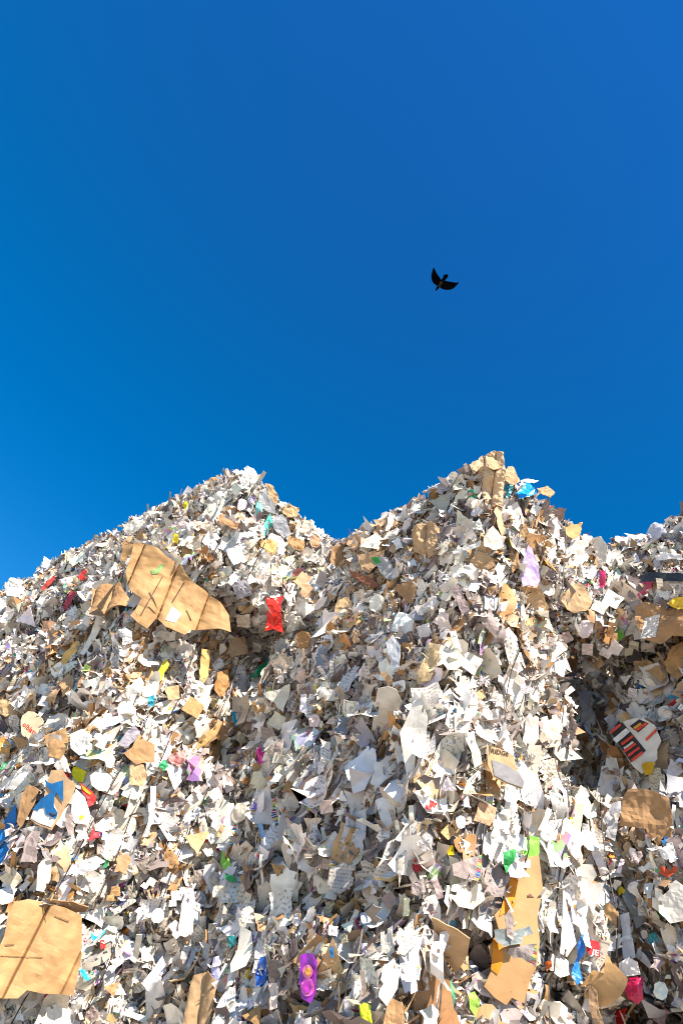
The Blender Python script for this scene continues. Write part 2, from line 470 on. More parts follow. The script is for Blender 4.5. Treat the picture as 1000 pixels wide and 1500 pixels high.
class Sheet:
    """a bent sheet lying on the bale face: plane through the face point plus creases and curl"""
    def __init__(s, c, off=0.09, face=0.4, tilt=(0, 0), crum=0.012, flute=None, curl=0.0, folds=2, fold_amp=0.1, seed=0, size=0.2, poly=()):
        d = ray(*c)
        h, n, i, dist = SB.ray_cast(CAM, d)
        if h is None:      # just above the skyline: take the nearest bale
            h, n, i, dist = SB.find_nearest(CAM + d * 6.0)
            t = (h - CAM).dot(d)
            h = CAM + d * t
        n = (n * (1 - face) - d * face).normalized()
        rr = random.Random(seed)
        n = (n + Vector((tilt[0], 0, tilt[1]))).normalized()
        while abs(n.dot(d)) < .5: n = (n - d * .15).normalized()
        s.n = n
        top = []
        for q in poly:
            q = (c[0] * .25 + q[0] * .75, c[1] * .25 + q[1] * .75)
            hq = NB_.ray_cast(CAM, ray(*q))[0]
            if hq is not None and abs((hq - h).dot(n)) < 0.3: top.append((hq - h).dot(n))
        hc = NB_.ray_cast(CAM, d)[0]
        if hc is not None and abs((hc - h).dot(n)) < 0.3: top.append((hc - h).dot(n))
        lift = sorted(top)[int(len(top) * .8)] if top else 0.05
        s.o = h + n * (lift + off)
        # shift along the sight line so that the piece keeps its place on the face
        t = (s.o - CAM).dot(n) / d.dot(n)
        s.o = CAM + d * t
        up = Vector((0, 0, 1))
        s.ex = up.cross(n).normalized()
        s.ey = n.cross(s.ex).normalized()
        s.crum, s.flute, s.curl = crum, flute, curl
        s.size = size
        s.seed = Vector((rr.uniform(0, 50), rr.uniform(0, 50), rr.uniform(0, 50)))
        s.folds = []
        for k in range(folds):
            a = rr.uniform(0, math.pi)
            s.folds.append((math.cos(a), math.sin(a), rr.uniform(-.35, .35) * size, rr.uniform(-1, 1) * fold_amp))
    def to2d(s, p):
        d = ray(*p)
        t = (s.o - CAM).dot(s.n) / d.dot(s.n)
        q = CAM + d * t - s.o
        return (q.dot(s.ex), q.dot(s.ey))
    def height(s, x, y):
        z = s.crum * noise.fractal(Vector((x, y, 0)) * (2.2 / max(s.size, .08)) + s.seed, 0.8, 2.0, 4)
        if s.flute:
            amp, per, ang, ph = s.flute
            q = (x * math.cos(ang) + y * math.sin(ang)) / per + ph
            k_ = math.floor(q)
            q = 2 * (q - k_) - 1
            z += amp * math.sqrt(max(0.0, 1 - q * q)) + amp * .55 * math.sin(7.7 * k_ + 1.3)
        for cx, cy, o, k in s.folds:
            z -= k * abs(x * cx + y * cy - o)
        z -= s.curl * (x * x + y * y) / max(s.size, .05)
        return z
    def at(s, x, y, lift=0.0):
        return s.o + s.ex * x + s.ey * y + s.n * (s.height(x, y) + lift)

def ragged(pts, amp, rr, seg):
    out = []
    for i in range(len(pts)):
        a, b = Vector(pts[i]), Vector(pts[(i + 1) % len(pts)])
        L = (b - a).length
        k = max(1, int(L / seg))
        nrm = Vector((-(b - a).y, (b - a).x)) / max(L, 1e-6)
        for j in range(k):
            q = a.lerp(b, j / k)
            if j: q += nrm * rr.uniform(-amp, amp)
            out.append((q.x, q.y))
    return out

def sheet_mesh(sh, pts2, thick, col, lift=0.0, cells=11, register=False, rnd=0.3, edge_col=None):
    xs = [p[0] for p in pts2]; ys = [p[1] for p in pts2]
    x0, x1, y0, y1 = min(xs), max(xs), min(ys), max(ys)
    step = max(x1 - x0, y1 - y0) / cells
    if sh.flute: step = min(step, sh.flute[1] / 14)
    bm = bmesh.new()
    vs = [bm.verts.new((x, y, 0)) for x, y in pts2]
    f = bm.faces.new(vs)
    bmesh.ops.triangulate(bm, faces=[f], ngon_method='EAR_CLIP')
    for ax, a, b in ((0, x0, x1), (1, y0, y1)):
        k = a + step
        while k < b:
            co = Vector((0, 0, 0)); no = Vector((0, 0, 0)); co[ax] = k; no[ax] = 1
            bmesh.ops.bisect_plane(bm, geom=bm.verts[:] + bm.edges[:] + bm.faces[:], plane_co=co, plane_no=no)
            k += step
    if sh.flute:
        amp, per, ang, ph = sh.flute
        dn = Vector((math.cos(ang), math.sin(ang), 0))
        for k in range(-12, 13):
            for e_ in (-.025, 0.0, .025):
                bmesh.ops.bisect_plane(bm, geom=bm.verts[:] + bm.edges[:] + bm.faces[:], plane_co=dn * ((k - ph + e_) * per), plane_no=dn)
    bmesh.ops.remove_doubles(bm, verts=bm.verts[:], dist=1e-5)
    bmesh.ops.dissolve_degenerate(bm, edges=bm.edges[:], dist=1e-5)
    bm.normal_update()
    if sum(f.normal.z * f.calc_area() for f in bm.faces) < 0:
        bmesh.ops.reverse_faces(bm, faces=bm.faces[:])
    uv = bm.loops.layers.uv.new('UVMap')
    flat = {}
    W = max(x1 - x0, y1 - y0, 1e-4)
    for v in bm.verts: flat[v] = ((v.co.x - x0) / W, (v.co.y - y0) / W)
    for f in bm.faces:
        for l in f.loops: l[uv].uv = flat[l.vert]
    inner = set()
    if register:      # the rim stays open to being overlapped
        rim = 0.024 * min(1.0, W / .35) * (2.0 if W > .5 else 1)
        seg = [(Vector(pts2[i]), Vector(pts2[(i + 1) % len(pts2)])) for i in range(len(pts2))]
        for f in bm.faces:
            c = f.calc_center_median().to_2d()
            dm = 9
            for a_, b_ in seg:
                d_ = b_ - a_
                t_ = max(0, min(1, (c - a_).dot(d_) / max(d_.length_squared, 1e-9)))
                dm = min(dm, (c - a_ - d_ * t_).length)
            if dm > rim: inner.add(f)
    for v in bm.verts:
        v.co = sh.at(v.co.x, v.co.y, lift)
    bm.normal_update()
    if register:
        base = len(PIECE_V)
        bm.verts.index_update()
        PIECE_V.extend(v.co.copy() for v in bm.verts)
        PIECE_F.extend([v.index + base for v in f.verts] for f in bm.faces if f in inner)
    nv = len(bm.verts)
    if thick > 0:
        bmesh.ops.solidify(bm, geom=bm.faces[:], thickness=thick)
    me = bpy.data.meshes.new('m')
    bm.to_mesh(me); bm.free()
    set_tint(me, [(*col, rnd)] * len(me.vertices))
    return me

def finish(me, name, mat, org, parent=None, smooth=False):
    me.name = name
    me.materials.append(mat)
    me.transform(Matrix.Translation(-org))
    if smooth:
        for p in me.polygons: p.use_smooth = True
    o = link(name, me, parent)
    if parent is None: o.location = org
    return o

MATS = {'p': M_PAPER, 'b': M_BOARD, 'f': M_FILM}
cnt = [0]
def piece(name, label, cat, poly, col, mat='p', thick=None, short=None, rag=0.3, group=None, rnd=0.3, rect=None, **kw):
    """one loose piece; POLY is its outline as seen in the photo; it is laid on the bale face at real size"""
    cnt[0] += 1
    rr = random.Random(cnt[0] * 13 + 5)
    cx = sum(p[0] for p in poly) / len(poly); cy = sum(p[1] for p in poly) / len(poly)
    pr = max(math.hypot(p[0] - cx, p[1] - cy) for p in poly)
    kw.setdefault('seed', cnt[0])
    kw.setdefault('size', pr * 0.0052 * 1.4)
    sh = Sheet((cx, cy), poly=poly, **kw)
    p2 = [sh.to2d(p) for p in poly]
    L = max(pr * 0.005, 0.03)
    p2 = ragged(p2, L * 0.07 * rag / 0.3, rr, L * 0.33)
    if thick is None: thick = 0.005 if mat == 'b' else 0.0015
    me = sheet_mesh(sh, p2, thick, col, cells=14 if pr > 30 else 8, register=True, rnd=rnd)
    o = finish(me, name, MATS[mat], sh.o.copy())
    tag(o, label, cat, group)
    if short: LAND.append((cx, cy, short))
    PXY.append((cx, cy, pr))
    o_sh = (o, sh)
    piece.last = o_sh
    return o_sh

def notched(poly, rr):
    """cut square or pointed bites out of an outline"""
    n = len(poly)
    # straighten: keep the corners that matter
    keep = []
    for i in range(n):
        a, b_, c = Vector(poly[i - 1]), Vector(poly[i]), Vector(poly[(i + 1) % n])
        ang = (b_ - a).angle(c - b_) if (b_ - a).length and (c - b_).length else 0
        if ang > .5 or len(poly) < 6 or rr.random() < .3: keep.append(poly[i])
    if len(keep) < 4: keep = list(poly)
    out = []
    n = len(keep)
    cen = sum((Vector(p) for p in keep), Vector((0, 0))) / n
    bites = set(rr.sample(range(n), min(2, n)))
    for i in range(n):
        a, b_ = Vector(keep[i]), Vector(keep[(i + 1) % n])
        out.append(tuple(a))
        if i in bites and (b_ - a).length > 12:
            t0 = rr.uniform(.15, .4); t1 = t0 + rr.uniform(.2, .4)
            d = (cen - (a + b_) / 2) * rr.uniform(.15, .38)
            p0, p1 = a.lerp(b_, t0), a.lerp(b_, t1)
            out.append(tuple(p0))
            if rr.random() < .6: out += [tuple(p0 + d), tuple(p1 + d * rr.uniform(.7, 1.1))]
            else: out.append(tuple(p0.lerp(p1, .5) + d))
            out.append(tuple(p1))
    return out

def mark(osh, name, poly, col, mat='p', lift=0.004, thick=0.001, label=None, rnd=0.3, cells=10):
    o, sh = osh
    me = sheet_mesh(sh, [sh.to2d(p) for p in poly], thick, col, lift=lift, cells=cells, rnd=rnd)
    c = finish(me, name, MATS[mat], sh.o.copy(), parent=o)
    if label: c['label'] = label
    return c

def writing(osh, text, a, b, height_px, col, name='lettering', bold=0.0):
    """letters laid on the sheet from pixel a to pixel b (baseline)"""
    o, sh = osh
    cu = bpy.data.curves.new('t', 'FONT'); cu.body = text; cu.resolution_u = 2; cu.offset = bold
    to = bpy.data.objects.new('t', cu); COL.objects.link(to)
    bpy.context.view_layer.update()
    me = bpy.data.meshes.new_from_object(to.evaluated_get(bpy.context.evaluated_depsgraph_get()))
    bpy.data.objects.remove(to)
    xs = [v.co.x for v in me.vertices]; ys = [v.co.y for v in me.vertices]
    w = max(xs) - min(xs); hh = max(ys)
    A = Vector(a); B = Vector(b); D = (B - A); Nn = Vector((D.y, -D.x)).normalized() * height_px
    for v in me.vertices:
        p = A + D * ((v.co.x - min(xs)) / w) + Nn * (v.co.y / hh)
        x, y = sh.to2d((p.x, p.y))
        v.co = sh.at(x, y, 0.0035)
    bm = bmesh.new(); bm.from_mesh(me)
    bmesh.ops.recalc_face_normals(bm, faces=bm.faces[:])
    bm.to_mesh(me); bm.free()
    while me.uv_layers: me.uv_layers.remove(me.uv_layers[0])
    me.uv_layers.new(name='UVMap')
    set_tint(me, [(*col, 0.3)] * len(me.vertices))
    return finish(me, name, M_PAPER, sh.o.copy(), parent=o)

K1, K2, K3 = (0.40, 0.232, 0.098), (0.34, 0.19, 0.082), (0.43, 0.275, 0.145)
WH, WW, CR = (0.79, 0.76, 0.72), (0.72, 0.67, 0.59), (0.70, 0.61, 0.49)
MV, GY, LG = (0.34, 0.27, 0.25), (0.33, 0.34, 0.35), (0.52, 0.52, 0.54)
PI = math.pi
cb, cs, ps = 'cardboard', 'card scrap', 'paper scrap'
# ---- cardboard and kraft
bigcard = piece('cardboard_sheet', 'large tan cardboard sheet creased into upright pleats on the left slope', cb,
    [(196, 796), (212, 798), (232, 808), (242, 818), (262, 830), (270, 846), (283, 856), (300, 868), (320, 885), (332, 905), (334, 930), (318, 925), (300, 925), (278, 925), (268, 933), (255, 928), (240, 922), (228, 908), (214, 924), (200, 915), (190, 905), (198, 895), (206, 880), (190, 866), (184, 838), (192, 815)],
    K1, 'b', short='large creased cardboard sheet', flute=(0.05, 0.30, 0.12, 0.1), folds=3, fold_amp=.12, crum=.035, off=.11, face=.5, thick=.007)
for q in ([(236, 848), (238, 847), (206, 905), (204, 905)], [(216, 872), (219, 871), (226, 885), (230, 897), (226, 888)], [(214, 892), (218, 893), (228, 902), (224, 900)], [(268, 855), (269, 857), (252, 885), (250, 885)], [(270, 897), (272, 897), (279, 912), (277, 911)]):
    mark(bigcard, 'fold_shadow', q, (.10, .05, .02), 'b')  # dark slits: shadows of the folds painted onto the cardboard
mark(bigcard, 'white_label', [(251, 891), (264, 904), (254, 916), (240, 912), (246, 900)], WH, label='white paper label stuck on the cardboard', rnd=.9)
mark(bigcard, 'green_ribbon', [(220, 838), (228, 836), (234, 829), (241, 831), (236, 836), (231, 843), (222, 844)], (.22, .35, .12))
piece('cardboard_flap', 'tan cardboard flap standing at the upper left corner of the large creased sheet', cb, [(180, 790), (197, 797), (196, 812), (188, 830), (180, 842), (173, 838), (176, 815)], K1, 'b', short='upright cardboard flap', off=.14)
piece('cardboard_piece', 'folded tan cardboard left of the large creased sheet with curled lower edge', cb, [(134, 905), (137, 868), (158, 861), (180, 860), (197, 885), (186, 893), (165, 900), (150, 908)], K2, 'b', short='folded cardboard left of the creased sheet', flute=(.03, .16, .3, 0), off=.12)
piece('cardboard_sheet', 'large smooth tan cardboard panel with long folds at the bottom left', cb,
    [(20, 1322), (40, 1318), (62, 1322), (90, 1330), (116, 1342), (118, 1372), (118, 1400), (112, 1430), (106, 1458), (82, 1456), (60, 1455), (38, 1450), (25, 1462), (-8, 1462), (-8, 1400), (5, 1372), (10, 1345)],
    K1, 'b', short='large tan panel at the bottom left', flute=(0.04, 0.27, 0.0, 0.25), folds=3, fold_amp=.09, crum=.03, off=.11, face=.2, thick=.007)
lowcard = piece.last
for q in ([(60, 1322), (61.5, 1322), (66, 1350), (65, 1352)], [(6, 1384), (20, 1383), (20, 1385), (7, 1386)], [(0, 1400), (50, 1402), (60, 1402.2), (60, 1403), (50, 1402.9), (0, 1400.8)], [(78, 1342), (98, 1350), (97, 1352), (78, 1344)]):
    mark(lowcard, 'fold_shadow', q, (.22, .12, .05), 'b')  # fold shadows of the panel, painted as thin darker brown slits
piece('kraft_wrapper', 'dark brown wrinkled kraft strip along the top of the bottom left panel', cb, [(66, 1320), (85, 1318), (110, 1325), (128, 1335), (122, 1343), (100, 1338), (80, 1330), (68, 1328)], (.30, .17, .08), 'b', off=.12, crum=.02)
piece('paper_bag', 'tan crumpled paper bag left of the right peak', 'paper bag', [(602, 775), (618, 770), (633, 766), (645, 775), (648, 815), (628, 820), (605, 808)], K3, 'b', short='tan crumpled bag', flute=(.03, .12, .1, 0), crum=.025)
piece('kraft_wrapper', 'tall crumpled brown kraft paper hanging from the tip of the right peak', 'kraft paper', [(709, 667), (722, 662), (735, 668), (738, 700), (735, 725), (733, 748), (722, 744), (712, 752), (706, 730), (707, 700)], (.50, .34, .20), 'b', short='tall kraft paper on the right peak', flute=(.03, .08, .1, 0), crum=.04)
piece('kraft_wrapper', 'brown kraft fold lying over the left side of the right peak', 'kraft paper', [(687, 682), (706, 668), (710, 682), (694, 692)], (.46, .30, .18), 'b', crum=.02)
piece('cardboard_piece', 'tan three-cornered cardboard with cream side below the right peak', cb, [(702, 807), (722, 818), (731, 845), (705, 843), (686, 832), (688, 820)], K3, 'b', short='three-cornered cardboard')
piece('cardboard_piece', 'olive shaded board beside the three-cornered cardboard', cb, [(668, 838), (690, 808), (694, 812), (688, 834), (670, 846)], (.42, .33, .22), 'b')
piece('cardboard_piece', 'rounded tan cardboard with a split down the middle, right of the lilac sheet', cb, [(825, 870), (836, 858), (848, 853), (862, 866), (867, 880), (858, 895), (842, 898), (830, 893), (822, 880)], K3, 'b', short='rounded split cardboard')
piece('cardboard_piece', 'tan board hanging below the lilac sheet', cb, [(768, 860), (792, 862), (804, 890), (798, 898), (782, 900), (768, 880)], K3, 'b', short='tan board below the lilac sheet')
piece('cardboard_piece', 'narrow brown board standing left of the lilac sheet', cb, [(748, 795), (757, 800), (762, 830), (750, 840), (744, 820)], K2, 'b')
crushed = piece('cardboard_box', 'crushed tan cardboard box with creased faces at the right edge', 'cardboard box', [(930, 890), (945, 883), (962, 885), (985, 890), (1006, 898), (1006, 935), (985, 932), (968, 945), (945, 938), (932, 915)], K2, 'b', short='crushed tan box at the right edge', folds=3, fold_amp=.35, crum=.03)
mark(crushed, 'white_label', [(944, 905), (966, 900), (962, 935), (940, 938)], WW, rnd=.9)
piece('kraft_wrapper', 'golden brown crumpled kraft paper at the right edge', 'kraft paper', [(985, 948), (1006, 935), (1006, 985), (992, 995), (978, 985), (974, 972)], K1, 'b', short='golden kraft paper', folds=3, crum=.03)
piece('kraft_wrapper', 'brown twisted kraft strip left of the golden kraft paper', 'kraft paper', [(925, 968), (945, 965), (965, 975), (976, 990), (968, 1000), (950, 985), (930, 982)], (.38, .24, .11), 'b', folds=3, crum=.03)
piece('cardboard_box', 'brown crushed box with folded flap below the black and red printed box', 'cardboard box', [(914, 1170), (922, 1159), (940, 1157), (958, 1160), (980, 1170), (984, 1200), (982, 1228), (962, 1238), (950, 1225), (946, 1215), (910, 1212)], K2, 'b', short='brown crushed box', folds=4, fold_amp=.3, crum=.02)
piece('cardboard_piece', 'long rough tan board leaning in the grey middle face', cb, [(628, 940), (645, 945), (640, 975), (630, 998), (612, 1003), (610, 990), (620, 965)], (.45, .32, .17), 'b', short='rough tan board', crum=.02)
orange = piece('cardboard_sheet', 'long tan board with an orange print under the lime green card', cb,
    [(765, 1258), (797, 1250), (801, 1300), (790, 1345), (792, 1380), (784, 1420), (776, 1438), (770, 1470), (752, 1462), (745, 1473), (728, 1462), (712, 1445), (724, 1415), (716, 1385), (735, 1370), (727, 1340), (743, 1322), (740, 1305), (750, 1285)],
    (.38, .215, .09), 'b', short='long tan and orange board', folds=1, fold_amp=.12, off=.14, thick=.007, crum=.01)
mark(orange, 'orange_print', [(750, 1291), (764, 1264), (763, 1290), (757, 1325), (744, 1336), (733, 1342), (742, 1312)], (.66, .23, .005))
mark(orange, 'orange_print', [(722, 1375), (733, 1370), (738, 1405), (730, 1428), (720, 1420)], (.62, .21, .005))
piece('card_sheet', 'lime green card above the long tan and orange board', 'coloured card', [(765, 1226), (778, 1224), (790, 1227), (789, 1250), (783, 1263), (768, 1260), (760, 1265), (748, 1283), (750, 1262), (757, 1243)], (.22, .68, .06), 'p', short='lime green card', off=.15, folds=1)
piece('card_sheet', 'dark green leaf-shaped card tucked left of the lime green one', 'coloured card', [(736, 1249), (752, 1243), (756, 1246), (747, 1268), (742, 1280), (738, 1266)], (.02, .28, .06), 'p', off=.13)
ridge = piece('cardboard_sheet', 'tan board lettered RIDGE with a grey lower half', cb, [(712, 1092), (730, 1096), (752, 1106), (758, 1130), (767, 1145), (765, 1156), (742, 1148), (722, 1138), (714, 1120)], K3, 'b', short='board lettered RIDGE', folds=0, crum=.004, face=.3, off=.17)
mark(ridge, 'grey_panel', [(719, 1113), (740, 1120), (759, 1132), (766, 1146), (764, 1154), (742, 1146), (723, 1136)], (.25, .24, .25))
writing(ridge, 'RIDGE', (718, 1103), (744, 1108), 7, (.03, .02, .015), bold=.015)
piece('cardboard_piece', 'tan curved board leaning at the left foot of the orange board', cb, [(632, 1340), (650, 1350), (672, 1362), (688, 1374), (684, 1398), (668, 1424), (655, 1408), (648, 1382), (636, 1364)], K3, 'b', short='tan curved board', crum=.015)
piece('cardboard_piece', 'plain tan board with clean edges below the kraft bag with red writing', cb, [(65, 1078), (82, 1071), (97, 1066), (99, 1095), (88, 1112), (72, 1108)], K1, 'b', short='plain tan board at left')
olb = piece('paper_bag', 'light kraft bag with red lettering at the left', 'paper bag', [(33, 1048), (42, 1042), (56, 1046), (64, 1058), (58, 1080), (50, 1087), (34, 1078), (31, 1062)], (.50, .37, .24), 'b', short='kraft bag with red lettering', folds=0, crum=.006, face=.3, off=.16)
writing(olb, 'olblatt', (33, 1063), (51, 1078), 7.5, (.55, .03, .02), bold=.015)
piece('cardboard_piece', 'tan card with square notches cut into its edge', cb, [(205, 1073), (213, 1084), (228, 1090), (227, 1117), (214, 1116), (200, 1120), (190, 1112), (182, 1103), (194, 1094)], K2, 'b', short='notched tan card', rag=.1)
piece('cardboard_piece', 'dark tan board at the left edge above the white label strip', cb, [(-6, 1026), (8, 1024), (26, 1034), (25, 1047), (8, 1050), (-6, 1042)], (.42, .28, .14), 'b')
piece('cardboard_piece', 'long tan board leaning beside the blue sheet at the left', cb, [(40, 1150), (48, 1151), (58, 1156), (50, 1180), (38, 1200), (30, 1212), (24, 1203), (30, 1178)], K2, 'b', short='long leaning tan board', crum=.01)
piece('cardboard_piece', 'orange-brown board pieces at the left edge', cb, [(-6, 1078), (8, 1080), (18, 1092), (12, 1110), (-6, 1108)], (.58, .30, .07), 'b')
piece('cardboard_piece', 'tan board below the white label strip', cb, [(18, 1078), (34, 1080), (44, 1090), (36, 1104), (26, 1100)], K1, 'b')
piece('cardboard_piece', 'tan board with faded red lines right of the notched tan card', cb, [(190, 1122), (210, 1120), (216, 1135), (208, 1152), (190, 1150)], K3, 'b')
piece('cardboard_piece', 'golden corrugated card under the folded cardboard on the left slope', cb, [(92, 958), (112, 938), (118, 944), (108, 962), (95, 975), (90, 972)], (.62, .38, .11), 'b', short='golden corrugated card')
piece('cardboard_piece', 'narrow golden card strip hanging right below the creased sheet', cb, [(296, 950), (308, 952), (306, 990), (298, 1002), (292, 985)], (.60, .38, .14), 'b', short='golden hanging strip')
piece('cardboard_piece', 'rust brown torn board in the shaded valley', cb, [(318, 985), (334, 980), (336, 1005), (322, 1022), (314, 1010)], (.40, .20, .07), 'b')
piece('cardboard_piece', 'brown board with green edge at the valley bend', cb, [(290, 1085), (310, 1068), (318, 1062), (318, 1075), (300, 1092), (288, 1098)], (.38, .24, .09), 'b')
piece('cardboard_piece', 'long narrow tan board standing in the middle below the red pack', cb, [(495, 875), (512, 873), (508, 895), (500, 915), (490, 927), (483, 920), (490, 898)], (.46, .31, .16), 'b', short='narrow standing tan board')
piece('cardboard_piece', 'tan board lying at the foot of the gap between the two peaks', cb, [(522, 812), (545, 808), (562, 806), (560, 820), (540, 840), (530, 835)], K3, 'b', short='tan board between the peaks')
piece('cardboard_piece', 'dark brown rusty strip under the grey and green panel', cb, [(510, 833), (525, 840), (545, 848), (556, 858), (548, 862), (530, 853), (515, 845)], (.22, .08, .04), 'b')
piece('cardboard_piece', 'brown creased board near the valley at the peak base', cb, [(486, 800), (500, 798), (508, 812), (500, 832), (488, 838), (483, 820)], K2, 'b')
piece('cardboard_piece', 'tan board on the right flank of the left peak', cb, [(424, 784), (446, 792), (446, 808), (432, 804), (420, 796)], K1, 'b', short='tan board on the left peak flank')
piece('cardboard_piece', 'crinkled golden board in the white left bale', cb, [(384, 792), (398, 788), (408, 796), (402, 812), (390, 808), (382, 800)], (.55, .36, .13), 'b')
piece('cardboard_piece', 'tan crumpled board near the top right of the left peak', cb, [(412, 748), (424, 738), (438, 744), (436, 756), (422, 758)], (.50, .33, .17), 'b')
piece('cardboard_piece', 'beige curved board right of the left peak tip', cb, [(388, 708), (400, 712), (408, 728), (406, 740), (394, 728)], K3, 'b')
piece('cardboard_piece', 'rust board on the upper right shoulder of the right peak', cb, [(824, 770), (840, 770), (852, 768), (848, 785), (838, 790), (826, 782)], (.48, .27, .10), 'b')
piece('cardboard_piece', 'brown curled board at the top right of the blue tray', cb, [(786, 715), (800, 714), (812, 722), (806, 728), (790, 722)], (.42, .26, .13), 'b')
piece('cardboard_piece', 'wide brown board leaning out below centre', cb, [(570, 1460), (590, 1470), (592, 1505), (560, 1505)], K2, 'b')
piece('cardboard_piece', 'brown kraft board at the bottom left of centre', cb, [(286, 1430), (308, 1424), (322, 1440), (318, 1470), (310, 1505), (272, 1505), (278, 1460)], (.38, .24, .12), 'b', short='brown kraft board at the bottom', flute=(.02, .1, .2, 0))
piece('cardboard_piece', 'narrow brown board at the bottom edge near the dark split', cb, [(860, 1440), (872, 1452), (884, 1500), (872, 1505), (862, 1475)], (.35, .22, .12), 'b')
piece('cardboard_piece', 'tall brown curved board in front of the white long sheet', cb, [(882, 1328), (892, 1322), (906, 1336), (906, 1362), (896, 1352), (886, 1342)], (.36, .22, .10), 'b')
piece('cardboard_piece', 'brown board leaning left of the brown crushed box', cb, [(835, 1212), (850, 1208), (852, 1235), (842, 1262), (832, 1250)], (.36, .22, .11), 'b')
# ---- coloured pieces
red = piece('foil_pack', 'glossy bright red pack under the overhang of the left bale', 'foil pack', [(389, 874), (402, 876), (417, 872), (411, 885), (413, 912), (415, 927), (400, 922), (388, 924), (391, 900)], (.72, .02, .01), 'f', short='glossy red pack', folds=3, crum=.02)
lil = piece('card_sheet', 'lilac tapering sheet below the right peak', 'coloured card', [(772, 799), (778, 803), (781, 812), (787, 822), (788, 838), (790, 850), (784, 861), (772, 857), (764, 860), (762, 845), (765, 822)], (.50, .38, .66), 'p', short='lilac sheet', folds=1, rag=.15)
tq = piece('card_sheet', 'turquoise triangular card on the left peak', 'coloured card', [(383, 778), (390, 762), (396, 752), (400, 764), (394, 778), (387, 787)], (.10, .55, .48), 'p', short='turquoise card', folds=0)
piece('card_sheet', 'pale turquoise strip above the turquoise triangular card', 'coloured card', [(376, 736), (380, 734), (386, 744), (380, 754), (374, 758)], (.25, .60, .58), 'p', folds=0)
piece('card_sheet', 'smooth grey board above right of the turquoise card', 'grey board', [(380, 717), (390, 718), (398, 724), (405, 738), (403, 752), (390, 748), (378, 735)], (.30, .31, .33), 'p', short='smooth grey board', folds=0)
piece('card_sheet', 'lower grey board with a pointed top beside the turquoise card', 'grey board', [(402, 757), (414, 752), (420, 762), (426, 782), (416, 788), (406, 780), (400, 770)], (.28, .29, .32), 'p', folds=1)
tray = piece('blue_tray', 'shiny blue tray with pale rim near the tip of the right peak', 'tray', [(755, 723), (764, 714), (772, 706), (779, 712), (785, 723), (775, 727), (760, 731)], (.01, .28, .70), 'f', short='blue tray', folds=1, off=.14)
piece('paper_scrap', 'dark teal twisted paper left of the blue tray', ps, [(738, 712), (745, 708), (752, 712), (748, 724), (742, 734), (738, 726)], (.02, .20, .26), 'f')
piece('card_scrap', 'green triangular scrap on the left side of the right peak', cs, [(684, 718), (692, 716), (696, 726), (690, 736), (685, 728)], (.03, .26, .14), 'p')
piece('card_scrap', 'red triangular card on the left slope', cs, [(115, 846), (120, 836), (125, 834), (129, 846), (121, 851)], (.62, .03, .02), 'f', short='red triangular card')
piece('card_scrap', 'dark crimson strip below the red triangular card', cs, [(92, 890), (104, 866), (112, 868), (104, 884), (96, 894)], (.32, .02, .05), 'f')
piece('card_scrap', 'red crumpled strip on the far left slope', cs, [(60, 862), (68, 852), (80, 842), (82, 848), (72, 858), (64, 868)], (.58, .06, .04), 'f')
piece('paper_cup', 'small yellow carton on the left slope above the creased sheet', 'carton', [(253, 781), (261, 783), (263, 790), (260, 797), (254, 795)], (.72, .55, .01), 'f', short='small yellow carton')
piece('card_scrap', 'yellow scrap on the upper left skyline', cs, [(266, 737), (274, 734), (276, 740), (270, 746)], (.70, .60, .02), 'p')
bt = piece('card_sheet', 'blue triangle print with white centre in the left valley', 'coloured card', [(339, 1040), (350, 1038), (361, 1039), (354, 1054), (346, 1066), (341, 1052)], (.01, .36, .68), 'p', short='blue triangle', folds=0, rag=.05)
mark(bt, 'white_print', [(344, 1044), (355, 1043), (347, 1055)], WH)
piece('card_scrap', 'emerald green folded scrap above the blue triangle', cs, [(367, 992), (374, 982), (380, 975), (394, 966), (391, 980), (382, 988), (372, 998)], (.01, .26, .12), 'f', short='emerald folded scrap')
piece('foil_pack', 'hot magenta crumpled wrapper right of the valley', 'wrapper', [(376, 1096), (384, 1094), (389, 1106), (390, 1116), (380, 1120), (375, 1110)], (.62, .02, .28), 'f', short='magenta wrapper', crum=.03)
piece('card_scrap', 'blue torn scrap at the top edge of the off-white boards', cs, [(621, 1012), (628, 1010), (632, 1022), (626, 1036), (619, 1028)], (.02, .10, .32), 'p', short='blue torn scrap')
piece('card_scrap', 'small light blue folded card in the grey middle face', cs, [(376, 1208), (384, 1206), (390, 1224), (383, 1228)], (.20, .40, .66), 'p')
bigA = piece('cardboard_sheet', 'tan and white board with a blue torn letter shape at the left', cb,
    [(75, 1128), (92, 1128), (112, 1148), (106, 1165), (98, 1178), (88, 1196), (76, 1216), (55, 1208), (44, 1200), (52, 1186), (64, 1172), (68, 1150)], K3, 'b', short='board with the blue torn letter', folds=0, crum=.006, face=.25)
mark(bigA, 'white_panel', [(50, 1186), (60, 1174), (70, 1166), (80, 1178), (86, 1193), (76, 1212), (58, 1206), (46, 1199)], WH, lift=.003)
mark(bigA, 'blue_print', [(67, 1142), (72, 1147), (78, 1149), (94, 1144), (94, 1176), (87, 1166), (84, 1162), (81, 1168), (80, 1182), (86, 1192), (83, 1200), (68, 1193), (66, 1183), (58, 1184), (57, 1188), (49, 1186), (61, 1171), (72, 1164), (77, 1161), (70, 1153)], (.01, .12, .32), lift=.008)
blue = piece('card_sheet', 'long bright blue sheet at the left edge', 'coloured card', [(26, 1178), (24, 1200), (22, 1210), (27, 1212), (14, 1220), (15, 1240), (10, 1252), (8, 1263), (-5, 1268), (-5, 1222), (6, 1205), (16, 1190)], (.01, .17, .50), 'p', short='long blue sheet', rag=.15)
